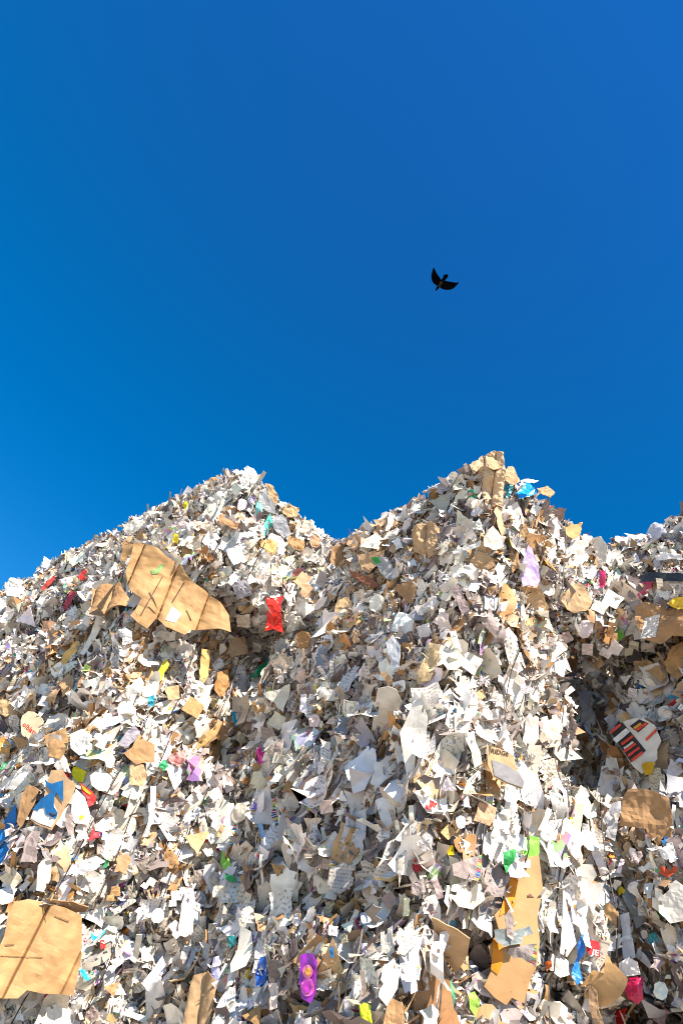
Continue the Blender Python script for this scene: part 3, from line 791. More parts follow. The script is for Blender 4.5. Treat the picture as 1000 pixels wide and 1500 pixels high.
piece('card_sheet', 'yellow card tag above the board with the blue torn letter', 'coloured card', [(107, 1124), (115, 1122), (127, 1130), (122, 1146), (112, 1144), (105, 1133)], (.80, .72, .01), 'p', short='yellow card tag', folds=0)
piece('card_scrap', 'small dark red card at the left of the yellow card tag', cs, [(96, 1130), (104, 1136), (102, 1140), (95, 1135)], (.50, .01, .03), 'p')
ry = piece('card_scrap', 'red and orange printed strip below the yellow card tag', cs, [(117, 1146), (128, 1154), (142, 1168), (138, 1178), (130, 1182), (128, 1170), (120, 1158)], (.62, .03, .03), 'p', short='red and orange strip')
mark(ry, 'orange_print', [(119, 1149), (128, 1156), (136, 1163), (132, 1164), (122, 1157)], (.75, .35, .02))
tri = piece('card_sheet', 'white folded carton side with a yellow dot, right of the blue torn letter', 'white card', [(112, 1155), (125, 1168), (132, 1190), (130, 1208), (110, 1206), (104, 1196), (106, 1175)], WH, 'p', short='white card with the yellow dot', folds=1)
mark(tri, 'yellow_dot', [(116, 1196), (119, 1194), (123, 1195), (123, 1199), (119, 1201), (116, 1199)], (.80, .65, .02))
piece('card_sheet', 'white pointed card left of the yellow card tag', 'white card', [(80, 1122), (92, 1096), (98, 1112), (104, 1132), (94, 1130), (84, 1128)], WW, 'p', short='white pointed card', folds=0)
mt = piece('card_scrap', 'mauve card with coloured dots along its right side at the left edge', cs, [(38, 1228), (48, 1216), (60, 1218), (55, 1240), (53, 1262), (30, 1262)], MV, 'p', short='mauve card with dots', folds=0, rnd=.99, rag=.1)
piece('card_scrap', 'tall mauve board below the white card with the yellow dot', cs, [(98, 1192), (110, 1190), (112, 1205), (108, 1222), (100, 1224), (96, 1208)], MV, 'p')
piece('card_scrap', 'small mauve square scrap right of the white net sheet', cs, [(143, 1236), (154, 1238), (152, 1250), (142, 1252)], MV, 'p', rag=.1)
piece('paper_sheet', 'white printed label strip at the left beside the kraft bag with red lettering', 'label', [(14, 1049), (25, 1048), (30, 1062), (33, 1080), (16, 1076)], WH, 'p', folds=0, rnd=.9, off=.12)
piece('card_sheet', 'white card cut like a cross, upper left face', 'white card', [(141, 1056), (152, 1053), (150, 1046), (163, 1044), (165, 1050), (178, 1048), (182, 1055), (168, 1062), (150, 1068), (142, 1066)], WH, 'p', short='white cross-cut card', folds=0, rag=.1, off=.12)
piece('paper_strip', 'long white curling strip hanging down the left face', 'paper strip', [(222, 1150), (230, 1151), (229, 1172), (225, 1195), (218, 1225), (210, 1226), (217, 1205), (221, 1180)], WH, 'p', short='long white strip', off=.13, folds=0, curl=.5)
piece('card_sheet', 'cream irregular card with a notched right side', 'cream card', [(158, 1190), (168, 1183), (180, 1186), (186, 1196), (198, 1198), (202, 1212), (192, 1224), (176, 1218), (164, 1220), (160, 1206)], CR, 'p', short='cream notched card', folds=0, rag=.15)
piece('card_sheet', 'large cream rounded board above the plain tan board', 'cream card', [(64, 1066), (72, 1048), (86, 1044), (100, 1046), (100, 1062), (84, 1067)], CR, 'p', short='cream rounded board', folds=0)
gg = piece('card_sheet', 'grey panel with a green torn end between the peaks', 'grey board', [(543, 817), (555, 815), (567, 816), (573, 828), (579, 840), (578, 852), (566, 848), (556, 838)], (.36, .36, .35), 'p', short='grey and green panel', off=.15, folds=0)
mark(gg, 'green_print', [(543, 817), (553, 816), (558, 824), (550, 826)], (.03, .30, .04))
piece('paper_sheet', 'crumpled pink and white sunshade paper at the left valley', 'wrapper', [(244, 1108), (256, 1103), (270, 1100), (272, 1112), (262, 1125), (252, 1118)], (.66, .28, .26), 'p', short='pink striped paper', crum=.03)
piece('card_scrap', 'green torn scrap left of the pink striped paper', cs, [(232, 1120), (240, 1112), (248, 1122), (240, 1130)], (.05, .40, .16), 'p')
piece('card_scrap', 'green triangular card in the lower middle left', cs, [(326, 1245), (334, 1256), (339, 1268), (328, 1276), (322, 1262)], (.22, .50, .08), 'p', short='green triangular card')
piece('card_scrap', 'dark green and white strip below the green triangular card', cs, [(330, 1279), (342, 1283), (347, 1290), (338, 1292), (330, 1288)], (.02, .30, .08), 'p')
piece('paper_sheet', 'yellow and grey crumpled sheet at the left face', ps, [(228, 990), (238, 972), (244, 964), (248, 972), (240, 992), (232, 1002)], (.78, .66, .05), 'p', short='yellow crumpled sheet')
piece('card_scrap', 'blue-green card beside the large grey curved sheet', cs, [(216, 1022), (226, 1018), (227, 1032), (218, 1036)], (.02, .28, .40), 'p')
piece('card_sheet', 'light grey curved sheet with pointed lower end on the left face', 'grey board', [(178, 1026), (190, 1005), (206, 990), (212, 1000), (206, 1018), (190, 1030)], (.55, .54, .53), 'p', short='grey curved sheet')
pb_ = piece('card_sheet', 'pale violet board with a coloured dotted rim above the notched tan card', 'grey board', [(172, 1090), (180, 1080), (196, 1062), (206, 1072), (200, 1084), (186, 1096)], (.32, .29, .34), 'p', rnd=.99, folds=0, short='violet board')
piece('card_scrap', 'slate triangular card with coloured dots above the yellow card tag', cs, [(104, 1118), (120, 1112), (136, 1105), (134, 1118), (126, 1128), (112, 1122)], (.26, .27, .28), 'p', rnd=.99, folds=0)
piece('foil_pack', 'pink-red wrapper at the top of the dark gap on the right', 'wrapper', [(878, 838), (884, 835), (888, 846), (886, 860), (879, 862), (876, 850)], (.70, .03, .15), 'f', short='pink-red wrapper')
piece('foil_pack', 'orange and magenta wrapper at the right edge', 'wrapper', [(940, 846), (953, 843), (956, 852), (946, 872), (936, 878), (932, 870), (942, 860)], (.66, .06, .16), 'f', short='orange and magenta wrapper')
piece('plastic_film', 'long black plastic film lying across the right bale', 'plastic film', [(936, 842), (950, 836), (975, 838), (1005, 842), (1006, 852), (980, 850), (955, 850), (938, 852)], (.02, .02, .02), 'f', short='black plastic film')
piece('paper_sheet', 'yellow crumpled wrapping at the right edge', 'wrapper', [(976, 884), (985, 876), (1005, 874), (1006, 895), (992, 892)], (.75, .48, .03), 'p')
piece('card_scrap', 'bright green scrap right of the dark gap', cs, [(903, 925), (910, 922), (913, 932), (906, 940), (901, 934)], (.15, .45, .05), 'p')
piece('card_scrap', 'teal blue shiny scrap at the right edge', cs, [(975, 1022), (985, 1013), (1004, 1018), (1004, 1028), (988, 1026)], (.02, .22, .34), 'f')
piece('card_scrap', 'ochre yellow card tag on the white box below the black and red print', cs, [(939, 1120), (950, 1116), (959, 1117), (955, 1132), (944, 1136)], (.62, .36, .01), 'p', short='ochre card tag', off=.17)
box = piece('product_box', 'flattened white box printed black with red bars', 'product box', [(892, 1072), (902, 1064), (914, 1056), (930, 1052), (944, 1054), (958, 1062), (968, 1085), (962, 1098), (962, 1112), (940, 1134), (926, 1122), (922, 1116), (906, 1092)], WW, 'p', short='black and red printed box', folds=0, crum=.006, off=.13, face=.35, rag=.1)
mark(box, 'black_print', [(893, 1072), (911, 1058), (946, 1100), (924, 1117), (908, 1094)], (.03, .028, .028))
mark(box, 'black_print', [(922, 1064), (936, 1054), (950, 1060), (934, 1073)], (.03, .028, .028))
for i, (x, y) in enumerate(((894, 1073), (909, 1090), (913, 1101), (919, 1107), (924, 1114))):
    w_ = 17 if i else 14
    mark(box, 'red_bar', [(x, y - 1), (x + w_, y - 13), (x + w_ + 2, y - 10), (x + 2, y + 2.6)], (.72, .07, .04), lift=.009)
mark(box, 'white_bar', [(898, 1083), (917, 1067), (923, 1072), (903, 1089)], WH, lift=.009)
mark(box, 'white_bar', [(913, 1096), (926, 1086), (928, 1088), (915, 1098)], WW, lift=.009)
mark(box, 'red_bar', [(931, 1069), (947, 1058), (949, 1061), (933, 1072)], (.70, .07, .04), lift=.009)
mark(box, 'orange_bar', [(928, 1066), (938, 1059), (940, 1062), (930, 1069)], (.75, .35, .03), lift=.009)
mark(box, 'red_bar', [(945, 1083), (961, 1067), (963, 1070), (947, 1086)], (.72, .08, .04), lift=.009)
cr_ = piece('plastic_film', 'crinkled cobalt blue film at the edge of the dark split, lower right', 'plastic film', [(846, 1368), (856, 1372), (855, 1392), (850, 1410), (853, 1432), (846, 1443), (838, 1432), (840, 1418), (846, 1402), (842, 1386)], (.02, .18, .62), 'f', short='cobalt blue film', crum=.04)
rl = piece('product_box', 'red label on dark wrapping with white letters, lower right', 'product box', [(857, 1378), (868, 1377), (877, 1380), (878, 1402), (866, 1400), (859, 1394)], (.60, .02, .03), 'p', short='red label with white letters', folds=0, crum=.004, rag=.05)
writing(rl, 'JE', (864, 1398), (875, 1400), 8, (.8, .8, .8), bold=.02)
piece('plant_pot', 'crimson pot seen from its side, lower right', 'pot', [(909, 1434), (924, 1430), (940, 1430), (940, 1462), (932, 1470), (918, 1462), (911, 1446)], (.52, .01, .07), 'f', short='crimson pot', folds=0, curl=.8, thick=.008, rag=.05)
piece('paper_sheet', 'white round-topped paper above the crimson pot', ps, [(906, 1412), (920, 1402), (934, 1410), (938, 1428), (922, 1430), (908, 1432)], WH, 'p')
piece('card_sheet', 'bright red card at the bottom edge, lower right', 'coloured card', [(898, 1484), (908, 1478), (918, 1476), (914, 1505), (893, 1505)], (.66, .02, .02), 'f', short='bright red card at the bottom')
mp = piece('foil_pack', 'glossy purple and magenta pack with pink loops, bottom centre', 'foil pack', [(440, 1400), (450, 1396), (460, 1398), (466, 1410), (464, 1430), (462, 1455), (454, 1470), (442, 1462), (438, 1440)], (.26, .02, .36), 'f', short='purple pack', folds=1)
def ell(cx, cy, rx, ry, n=14): return [(cx + rx * math.cos(2 * PI * i / n), cy + ry * math.sin(2 * PI * i / n)) for i in range(n)]
mark(mp, 'pink_print', ell(451, 1446, 10, 14), (.70, .12, .45), mat='f', lift=.004)
mark(mp, 'purple_print', ell(451, 1446, 6.5, 9.5), (.40, .03, .35), mat='f', lift=.008)
mark(mp, 'pink_print', ell(452, 1424, 8, 10), (.72, .18, .30), mat='f', lift=.008)
mark(mp, 'orange_print', ell(453, 1424, 4, 5.5), (.78, .38, .05), mat='f', lift=.011)
piece('plastic_bottle', 'yellow-green flattened bottle at the bottom edge, centre', 'bottle', [(524, 1472), (532, 1468), (542, 1472), (544, 1505), (526, 1505)], (.72, .78, .03), 'f', short='yellow bottle', curl=.7, thick=.006)
piece('plastic_film', 'blue film strips left of the purple pack', 'plastic film', [(380, 1402), (388, 1400), (392, 1420), (388, 1442), (378, 1446), (376, 1425)], (.02, .10, .42), 'f', short='blue film strips', crum=.03)
piece('card_scrap', 'lavender folded paper at the bottom, left of centre', ps, [(312, 1402), (320, 1400), (322, 1425), (318, 1448), (309, 1444), (308, 1425)], (.58, .56, .80), 'p')
piece('card_scrap', 'bright blue curled card right of the bottom left panel', cs, [(133, 1366), (142, 1372), (154, 1360), (155, 1366), (146, 1376), (136, 1376)], (.02, .36, .60), 'f', short='bright blue curled card')
piece('card_scrap', 'teal card beside the bottom left panel near its foot', cs, [(114, 1418), (124, 1420), (134, 1432), (130, 1438), (120, 1430)], (.02, .35, .55), 'f')
piece('card_scrap', 'red scrap right of the bright blue curled card', cs, [(146, 1378), (152, 1376), (156, 1388), (148, 1391)], (.62, .03, .03), 'p')
piece('card_scrap', 'dark teal scrap at the bottom left of centre', cs, [(330, 1372), (342, 1370), (348, 1382), (336, 1388)], (.01, .18, .20), 'f')
piece('card_scrap', 'light green strip at the bottom centre right', cs, [(652, 1440), (660, 1436), (666, 1460), (664, 1482), (656, 1478)], (.12, .42, .24), 'p', short='light green strip')
piece('card_scrap', 'green and yellow scrap right of the light green strip', cs, [(684, 1456), (694, 1452), (702, 1468), (698, 1490), (688, 1478)], (.30, .50, .08), 'p')
piece('card_scrap', 'pale blue leaf-shaped scrap left of the orange board', cs, [(650, 1346), (664, 1344), (680, 1352), (684, 1362), (668, 1360), (656, 1355)], (.15, .42, .66), 'p', short='pale blue leaf-shaped scrap')
piece('card_scrap', 'orange-red scrap at the right of the orange board', cs, [(798, 1410), (806, 1406), (809, 1416), (800, 1423)], (.72, .15, .02), 'p')
piece('card_scrap', 'red and yellow curled print at the right edge', cs, [(966, 1268), (980, 1276), (988, 1264), (990, 1274), (978, 1286), (966, 1280)], (.60, .08, .02), 'p', short='red and yellow curled print')
piece('card_scrap', 'teal ring-shaped scrap near the lower right edge', cs, [(950, 1368), (960, 1366), (964, 1378), (954, 1384), (948, 1378)], (.04, .30, .36), 'f')
piece('cardboard_piece', 'beige board draped right of the tall kraft paper at the right peak', cb, [(737, 692), (744, 682), (752, 684), (762, 704), (752, 709), (738, 701)], K3, 'b', short='beige draped board', off=.12)
piece('cardboard_piece', 'rounded brown board capping the tip of the right peak', cb, [(711, 668), (718, 664), (732, 665), (735, 684), (722, 688), (711, 682)], K3, 'b', off=.17)
piece('card_sheet', 'pale pointed card jutting out right above the blue tray', 'white card', [(762, 702), (774, 700), (789, 702), (780, 706), (768, 706)], WW, 'p', off=.15)
piece('card_sheet', 'white square card lit by the sun below the blue tray', 'white card', [(742, 742), (756, 735), (764, 752), (766, 768), (748, 770)], WW, 'p', short='white card below the blue tray', off=.12)
piece('card_sheet', 'wide cream pointed card low on the right peak beside the lilac sheet', 'cream card', [(708, 788), (722, 770), (734, 786), (738, 800), (722, 806), (708, 800)], CR, 'p', off=.10)
# ---- notched offcuts with dots, lower right
piece('card_scrap', 'mauve stair-notched offcut left of the foot of the orange board', cs, [(686, 1400), (694, 1386), (704, 1384), (714, 1400), (722, 1396), (728, 1412), (730, 1430), (716, 1436), (710, 1424), (698, 1424), (692, 1414)], MV, 'p', short='mauve stair-notched offcut', folds=0, rag=.05, off=.14)
piece('card_scrap', 'paler notched offcut hanging below the mauve stair-notched one', cs, [(690, 1428), (700, 1422), (712, 1430), (718, 1446), (726, 1442), (725, 1464), (706, 1458), (692, 1446)], (.42, .34, .31), 'p', folds=0, rag=.05, off=.13)
piece('card_scrap', 'grey-mauve offcut with a row of coloured dots on the orange board', cs, [(744, 1388), (785, 1382), (784, 1414), (770, 1416), (756, 1422), (750, 1402), (742, 1402)], (.36, .31, .30), 'p', short='dotted grey-mauve offcut', folds=0, rag=.05, off=.17, rnd=.99)
piece('card_scrap', 'slate grey notched offcut across the middle of the orange board', cs, [(724, 1362), (740, 1360), (742, 1372), (756, 1362), (778, 1356), (780, 1368), (766, 1372), (764, 1382), (738, 1386), (726, 1378)], (.22, .25, .25), 'p', short='slate notched offcut', folds=0, rag=.05, off=.17)
piece('card_scrap', 'mauve tapering offcut above the slate notched one', cs, [(738, 1342), (744, 1332), (752, 1348), (752, 1378), (744, 1372)], MV, 'p', folds=0, rag=.05, off=.18)
piece('card_scrap', 'mauve offcut with a dotted top edge left of the lime green card', cs, [(662, 1266), (684, 1258), (704, 1252), (706, 1276), (700, 1290), (682, 1288), (664, 1282)], MV, 'p', short='mauve offcut with dotted top', folds=0, rag=.05, rnd=.99)
# ---- whites
wh = [
 ('large off-white upright board at the top of the middle bale', [(541, 1040), (552, 1012), (568, 1008), (580, 1012), (588, 1030), (580, 1060), (572, 1082), (556, 1088), (543, 1074)], WW, 'off-white upright board'),
 ('long off-white board bent over like a cloth, right of the upright one', [(596, 1046), (608, 1028), (618, 1024), (626, 1050), (622, 1090), (610, 1135), (600, 1148), (592, 1110), (588, 1075)], WW, 'long bent off-white board'),
 ('pale grey-blue wide sheet with a torn foot in the middle bale', [(506, 1124), (518, 1104), (538, 1092), (550, 1098), (552, 1120), (548, 1142), (536, 1158), (520, 1164), (508, 1146)], (.66, .68, .72), 'pale grey-blue sheet'),
 ('white scrolled sheet with a cut lower corner below the middle bale', [(549, 1172), (562, 1166), (575, 1167), (578, 1190), (580, 1212), (564, 1240), (550, 1226), (560, 1212)], WH, 'white scrolled sheet'),
 ('long white card tapering down, right of the wire below the lilac sheet', [(734, 928), (745, 918), (756, 932), (768, 954), (770, 978), (760, 985), (748, 980), (742, 955)], WW, 'long white tapering card'),
 ('long white paper sheet hanging right of the orange board', [(822, 1290), (836, 1308), (852, 1322), (860, 1342), (858, 1362), (846, 1382), (832, 1402), (820, 1396), (826, 1366), (828, 1330)], WW, 'long white hanging sheet'),
 ('bright white card below the hanging sheet left of the cobalt film', [(806, 1398), (820, 1395), (832, 1408), (834, 1428), (820, 1432), (805, 1420)], WW, None),
 ('large cream board above the orange board, left side', [(664, 1296), (690, 1290), (706, 1296), (712, 1318), (694, 1332), (672, 1328), (660, 1312)], CR, 'large cream board'),
 ('white board on the wire left of the lime green card', [(704, 1222), (718, 1218), (736, 1226), (732, 1244), (720, 1262), (706, 1250)], WH, 'white board by the wire'),
 ('white card high on the right peak face, left of the blue tray wire', [(662, 808), (680, 800), (704, 792), (702, 800), (688, 806), (664, 812)], WH, None),
 ('cream upright board in the upper right face', [(798, 792), (812, 782), (816, 800), (812, 830), (800, 836), (796, 812)], WW, 'cream upright board'),
 ('tall white board at the right edge of the right bale face', [(866, 790), (880, 786), (890, 800), (888, 826), (876, 834), (868, 820)], WW, 'tall white board'),
 ('wide white board below the rust board on the right peak', [(828, 806), (842, 790), (862, 792), (860, 818), (844, 838), (830, 830)], WW, 'wide white board'),
 ('white upright sheet under the long white tapering card', [(748, 990), (762, 988), (772, 1000), (768, 1030), (756, 1040), (748, 1018)], WW, None),
 ('white long sheet hanging left of the board lettered RIDGE', [(680, 1076), (694, 1070), (702, 1088), (708, 1118), (698, 1124), (686, 1104)], WW, 'white sheet left of RIDGE'),
 ('grey pressed board leaning right of the board lettered RIDGE', [(764, 1058), (776, 1044), (790, 1050), (788, 1082), (776, 1100), (766, 1086)], (.55, .51, .46), 'grey leaning board'),
 ('cream square board with a dark slit, right of the grey leaning board', [(794, 1050), (816, 1046), (824, 1062), (820, 1092), (800, 1096), (790, 1082)], CR, 'cream square board'),
 ('white board at the bottom of the right dark gap', [(838, 1164), (850, 1150), (858, 1156), (870, 1184), (872, 1196), (860, 1200), (842, 1184)], WW, 'white board below the dark gap'),
 ('blue-grey shaded board inside the dark gap on the right', [(848, 1012), (870, 1010), (872, 1060), (862, 1072), (850, 1050)], (.50, .54, .60), 'shaded board in the gap'),
 ('white crumpled paper at the tip of the left peak', [(352, 690), (362, 682), (372, 686), (378, 696), (366, 702), (354, 702)], WH, 'white paper on the left peak'),
 ('white torn sheet below the lower grey board on the left peak', [(386, 796), (398, 780), (412, 786), (420, 796), (410, 802), (392, 800)], WH, None),
 ('white ribbed paper in the middle of the left bale', [(330, 806), (346, 800), (362, 808), (358, 822), (342, 828)], WH, None),
 ('white crumpled ball of paper on the far left skyline', [(5, 856), (16, 846), (30, 848), (36, 862), (26, 874), (10, 872)], WH, 'white paper at the far left'),
 ('second white crumpled paper, just below the far left skyline', [(-4, 878), (10, 874), (20, 884), (14, 896), (-4, 894)], WH, None),
 ('grey-white rounded lump of card on the skyline above the creased sheet', [(180, 776), (188, 764), (198, 760), (214, 768), (218, 774), (204, 784), (188, 786)], (.60, .56, .50), 'grey-white lump on the skyline'),
 ('white cut card left below the creased sheet', [(172, 922), (182, 918), (192, 924), (194, 940), (180, 945), (174, 936)], WH, 'white cut card under the creased sheet'),
 ('long pale strip of card slanting below the folded cardboard', [(118, 958), (132, 930), (148, 902), (156, 910), (142, 932), (126, 962)], WW, 'long pale slanting strip'),
 ('white board with clipped corners left below the cross-cut card', [(104, 1076), (122, 1068), (136, 1078), (134, 1098), (116, 1106), (104, 1096)], WH, 'clipped white board'),
 ('cream card at the bottom of the pale folded pages', [(152, 1108), (164, 1102), (170, 1112), (166, 1124), (156, 1126)], WW, None),
 ('open pale pages stacked right of the yellow card tag', [(132, 1136), (148, 1124), (164, 1138), (160, 1160), (144, 1158), (134, 1150)], WW, 'pale pages'),
 ('wide pale blanket of white paper left of the cream notched card', [(92, 1282), (112, 1264), (140, 1254), (154, 1262), (140, 1274), (112, 1284)], LG, 'pale folded blanket of paper'),
 ('tall white card standing at the lower left above the tan panel', [(56, 1268), (68, 1254), (76, 1262), (74, 1290), (64, 1306), (54, 1304)], WW, 'tall white card above the panel'),
 ('white round-cornered scrap touching the right edge of the tan panel', [(116, 1346), (128, 1340), (134, 1348), (126, 1358), (116, 1356)], WH, None),
 ('plain white card at the bottom edge, left side', [(68, 1476), (84, 1470), (104, 1478), (104, 1505), (66, 1505)], WW, 'white card at the bottom edge'),
 ('big cream board in the lower middle left', [(352, 1322), (372, 1314), (376, 1338), (372, 1362), (354, 1368), (348, 1344)], CR, 'big cream board'),
 ('white card right of the big cream board, upper part', [(376, 1302), (396, 1288), (400, 1318), (388, 1350), (376, 1346)], WW, None),
 ('long white board leaning in the lower left of the middle', [(294, 1390), (306, 1362), (322, 1362), (318, 1392), (302, 1422), (294, 1412)], WW, 'long white leaning board'),
 ('pale violet crumpled paper left of the long white leaning board', [(206, 1440), (222, 1420), (238, 1400), (244, 1420), (232, 1442), (216, 1452)], (.70, .69, .78), 'pale violet paper'),
 ('white twisted strip near the centre of the heap face', [(432, 1338), (441, 1334), (442, 1350), (434, 1357), (426, 1350)], WH, None),
 ('shaded blue-grey board in the lower centre', [(440, 1318), (456, 1298), (470, 1290), (470, 1318), (456, 1334), (440, 1332)], (.60, .61, .63), 'blue-grey board'),
 ('cracked taupe board right above the blue-grey board', [(482, 1270), (500, 1262), (520, 1268), (516, 1296), (500, 1310), (478, 1302)], (.46, .41, .36), 'cracked taupe board'),
 ('dark taupe splintered board above the cracked one', [(450, 1258), (470, 1252), (494, 1264), (490, 1276), (468, 1272), (452, 1268)], (.20, .15, .12), None),
 ('narrow grey board standing in the centre under the off-white boards', [(518, 1188), (534, 1184), (536, 1222), (530, 1252), (520, 1240)], (.50, .50, .50), 'narrow grey board'),
 ('tall cream board between two wires in the lower middle', [(586, 1218), (600, 1212), (602, 1240), (596, 1282), (586, 1300), (582, 1262)], CR, 'tall cream board'),
 ('white crumpled sheet hanging above the yellow bottle', [(560, 1418), (576, 1404), (586, 1416), (582, 1448), (566, 1474), (554, 1460), (556, 1438)], WW, 'white sheet above the yellow bottle'),
 ('wide pale board at the bottom centre right of the white hanging sheet', [(586, 1412), (604, 1406), (616, 1418), (612, 1436), (594, 1432)], WH, None),
 ('cream board with folded edge, right of the dark split at the bottom', [(556, 1366), (574, 1356), (578, 1392), (574, 1404), (556, 1398)], WW, 'cream board with folded edge'),
 ('square pale board right of the cream board with folded edge', [(580, 1366), (604, 1352), (608, 1384), (592, 1400), (582, 1396)], CR, None),
 ('pale grey card right of the ochre card tag', [(975, 1136), (982, 1112), (1000, 1120), (1000, 1132), (984, 1140)], (.62, .60, .64), 'pale grey card by the ochre tag'),
 ('light plastic-wrapped bundle left of the brown crushed box', [(884, 1200), (896, 1176), (908, 1172), (908, 1200), (900, 1232), (888, 1226)], (.56, .55, .56), 'wrapped bundle'),
 ('white card at the right edge above the red and yellow curled print', [(962, 1240), (982, 1232), (992, 1258), (982, 1264), (968, 1256)], WH, None),
 ('large pale bent board at the lower right', [(960, 1306), (988, 1288), (1004, 1300), (1004, 1346), (980, 1352), (964, 1336)], WW, 'large pale bent board'),
 ('cream curved board below the large pale bent one', [(966, 1360), (978, 1352), (988, 1372), (990, 1390), (978, 1394), (970, 1376)], CR, None),
 ('upright white long strip in the lower right column', [(906, 1340), (920, 1336), (926, 1380), (930, 1402), (914, 1410), (906, 1386)], (.68, .67, .68), 'upright white strip'),
 ('crumpled grey-lilac paper on the skyline at the right edge', [(946, 776), (958, 764), (972, 768), (976, 780), (962, 788), (950, 786)], (.55, .55, .62), 'grey-lilac paper on the right skyline'),
 ('white flat sheet sticking out in the upper right bale', [(958, 814), (972, 808), (996, 812), (998, 820), (976, 822), (960, 820)], WH, None),
 ('mauve leaf of card above the crushed tan box at the right edge', [(920, 882), (934, 878), (944, 886), (942, 902), (930, 906)], (.42, .36, .36), None),
 ('tall mauve board leaning beside the wire, upper middle', [(708, 900), (720, 886), (730, 920), (728, 936), (718, 926), (708, 912)], MV, 'tall mauve board'),
 ('pale grey long board left of the rough tan board', [(566, 942), (576, 930), (586, 946), (584, 976), (574, 984), (566, 966)], (.50, .52, .56), 'pale grey long board'),
 ('slate shaded card in the grey middle face', [(462, 962), (470, 944), (480, 950), (474, 972), (464, 985)], (.22, .25, .30), 'slate shaded card'),
 ('off-white flat card above the off-white boards in the middle', [(464, 1020), (472, 1006), (490, 1010), (494, 1022), (480, 1026)], WW, 'off-white flat card'),
 ('large pale half-round sheet low in the middle left', [(336, 1198), (346, 1176), (362, 1172), (372, 1190), (358, 1200), (344, 1206)], CR, 'pale half-round sheet'),
 ('tan and white clipped card by the pale half-round sheet', [(382, 1250), (400, 1236), (408, 1226), (402, 1248), (390, 1260)], WW, None),
 ('grey triangular card in the right lower face by the wire', [(612, 1232), (624, 1218), (634, 1226), (630, 1248), (618, 1246)], (.40, .37, .36), None),
 ('square mauve card at the left of the large cream board', [(604, 1292), (620, 1286), (624, 1306), (612, 1312), (602, 1308)], MV, None),
 ('grey card with red corner left of the upper wire on the right face', [(716, 1060), (730, 1056), (742, 1050), (738, 1066), (724, 1074)], (.42, .35, .36), None),
]
rn = random.Random(5)
for lab, poly, col, short in wh:
    poly = notched(poly, rn)
    nm = 'card_sheet' if ('board' in lab or 'card' in lab) else 'paper_sheet'
    piece(nm, lab, 'card sheet' if nm == 'card_sheet' else 'paper sheet', poly, col, 'p', short=short, folds=3, fold_amp=.14, crum=.012, thick=.003, rag=.18, rnd=rn.choice([.3, .3, .3, .8, .985]))

# ---- loose strips dangling in the dark gap
def dangling(label, pts, w, col, depth=0.1):
    p0_, n_, _, _ = SB.ray_cast(CAM, ray(*pts[0]))
    t0 = (p0_ - CAM).length - depth
    path = []
    for i, p in enumerate(pts):
        path.append(CAM + ray(*p) * (t0 * (1 - 0.004 * i)))
    # smooth
    fine = []
    for i in range(len(path) - 1):
        for k in range(4):
            fine.append(path[i].lerp(path[i + 1], k / 4))
    fine.append(path[-1])
    V, F = [], []
    for i, p in enumerate(fine):
        a = math.sin(i * .35) * .6
        sdv = Vector((math.cos(a), math.sin(a), .15)) * w
        thv = Vector((-math.sin(a), math.cos(a), 0)) * .0012
        V += [p - sdv - thv, p + sdv - thv, p + sdv + thv, p - sdv + thv]
    for i in range(len(fine) - 1):
        for k in range(4):
            F.append((i * 4 + k, i * 4 + (k + 1) % 4, i * 4 + 4 + (k + 1) % 4, i * 4 + 4 + k))
    o0 = fine[0].copy()
    me = bpy.data.meshes.new('s'); me.from_pydata([tuple(v - o0) for v in V], [], F); me.update()
    me.uv_layers.new(name='UVMap'); set_tint(me, [(*col, .3)] * len(V)); me.name = 'paper_strip'
    me.materials.append(M_PAPER)
    o = link('paper_strip', me); o.location = o0
    tag(o, label, 'paper strip')
dangling('long pale curved strip hanging in the dark gap on the right', [(873, 1054), (880, 1070), (881, 1085), (877, 1100), (874, 1112), (872, 1122)], .007, CR)
dangling('shorter pale strip hanging beside the black and red printed box', [(884, 1078), (896, 1084), (897, 1094), (892, 1108)], .007, WW)
dangling('thin pale curl at the foot of the dark gap', [(897, 1122), (904, 1134), (902, 1142), (905, 1150)], .005, CR)

# ---- further loose scraps, each told apart by its look and the named piece beside it
def skyline(x):
    xs = [0, 60, 120, 170, 250, 300, 340, 370, 420, 490, 540, 600, 650, 700, 740, 800, 850, 890, 940, 1000]
    ys = [850, 820, 790, 768, 740, 712, 684, 685, 722, 785, 755, 722, 690, 662, 662, 712, 768, 795, 768, 755]
    return float(np.interp(x, xs, ys))
used = set()
KINDS_ = [('white', WH, 'p', 'card_scrap', 'card scrap', 5), ('cream', CR, 'p', 'card_scrap', 'card scrap', 4), ('off-white', WW, 'p', 'paper_scrap', 'paper scrap', 4),
          ('mauve', MV, 'p', 'card_scrap', 'card scrap', 3.2), ('grey', GY, 'p', 'card_scrap', 'card scrap', 1.2), ('tan', K2, 'b', 'cardboard_scrap', 'cardboard', 2), ('pale tan', K3, 'b', 'cardboard_scrap', 'cardboard', 1.4),
          ('pale blue', (.50, .60, .74), 'p', 'paper_scrap', 'paper scrap', .7), ('yellow', (.72, .58, .06), 'p', 'card_scrap', 'card scrap', .35), ('red', (.60, .05, .04), 'p', 'card_scrap', 'card scrap', .4), ('green', (.08, .36, .14), 'p', 'card_scrap', 'card scrap', .3), ('blue', (.03, .18, .45), 'p', 'card_scrap', 'card scrap', .4)]
SHAPES = ['long', 'square', 'triangular', 'notched', 'torn', 'rounded']
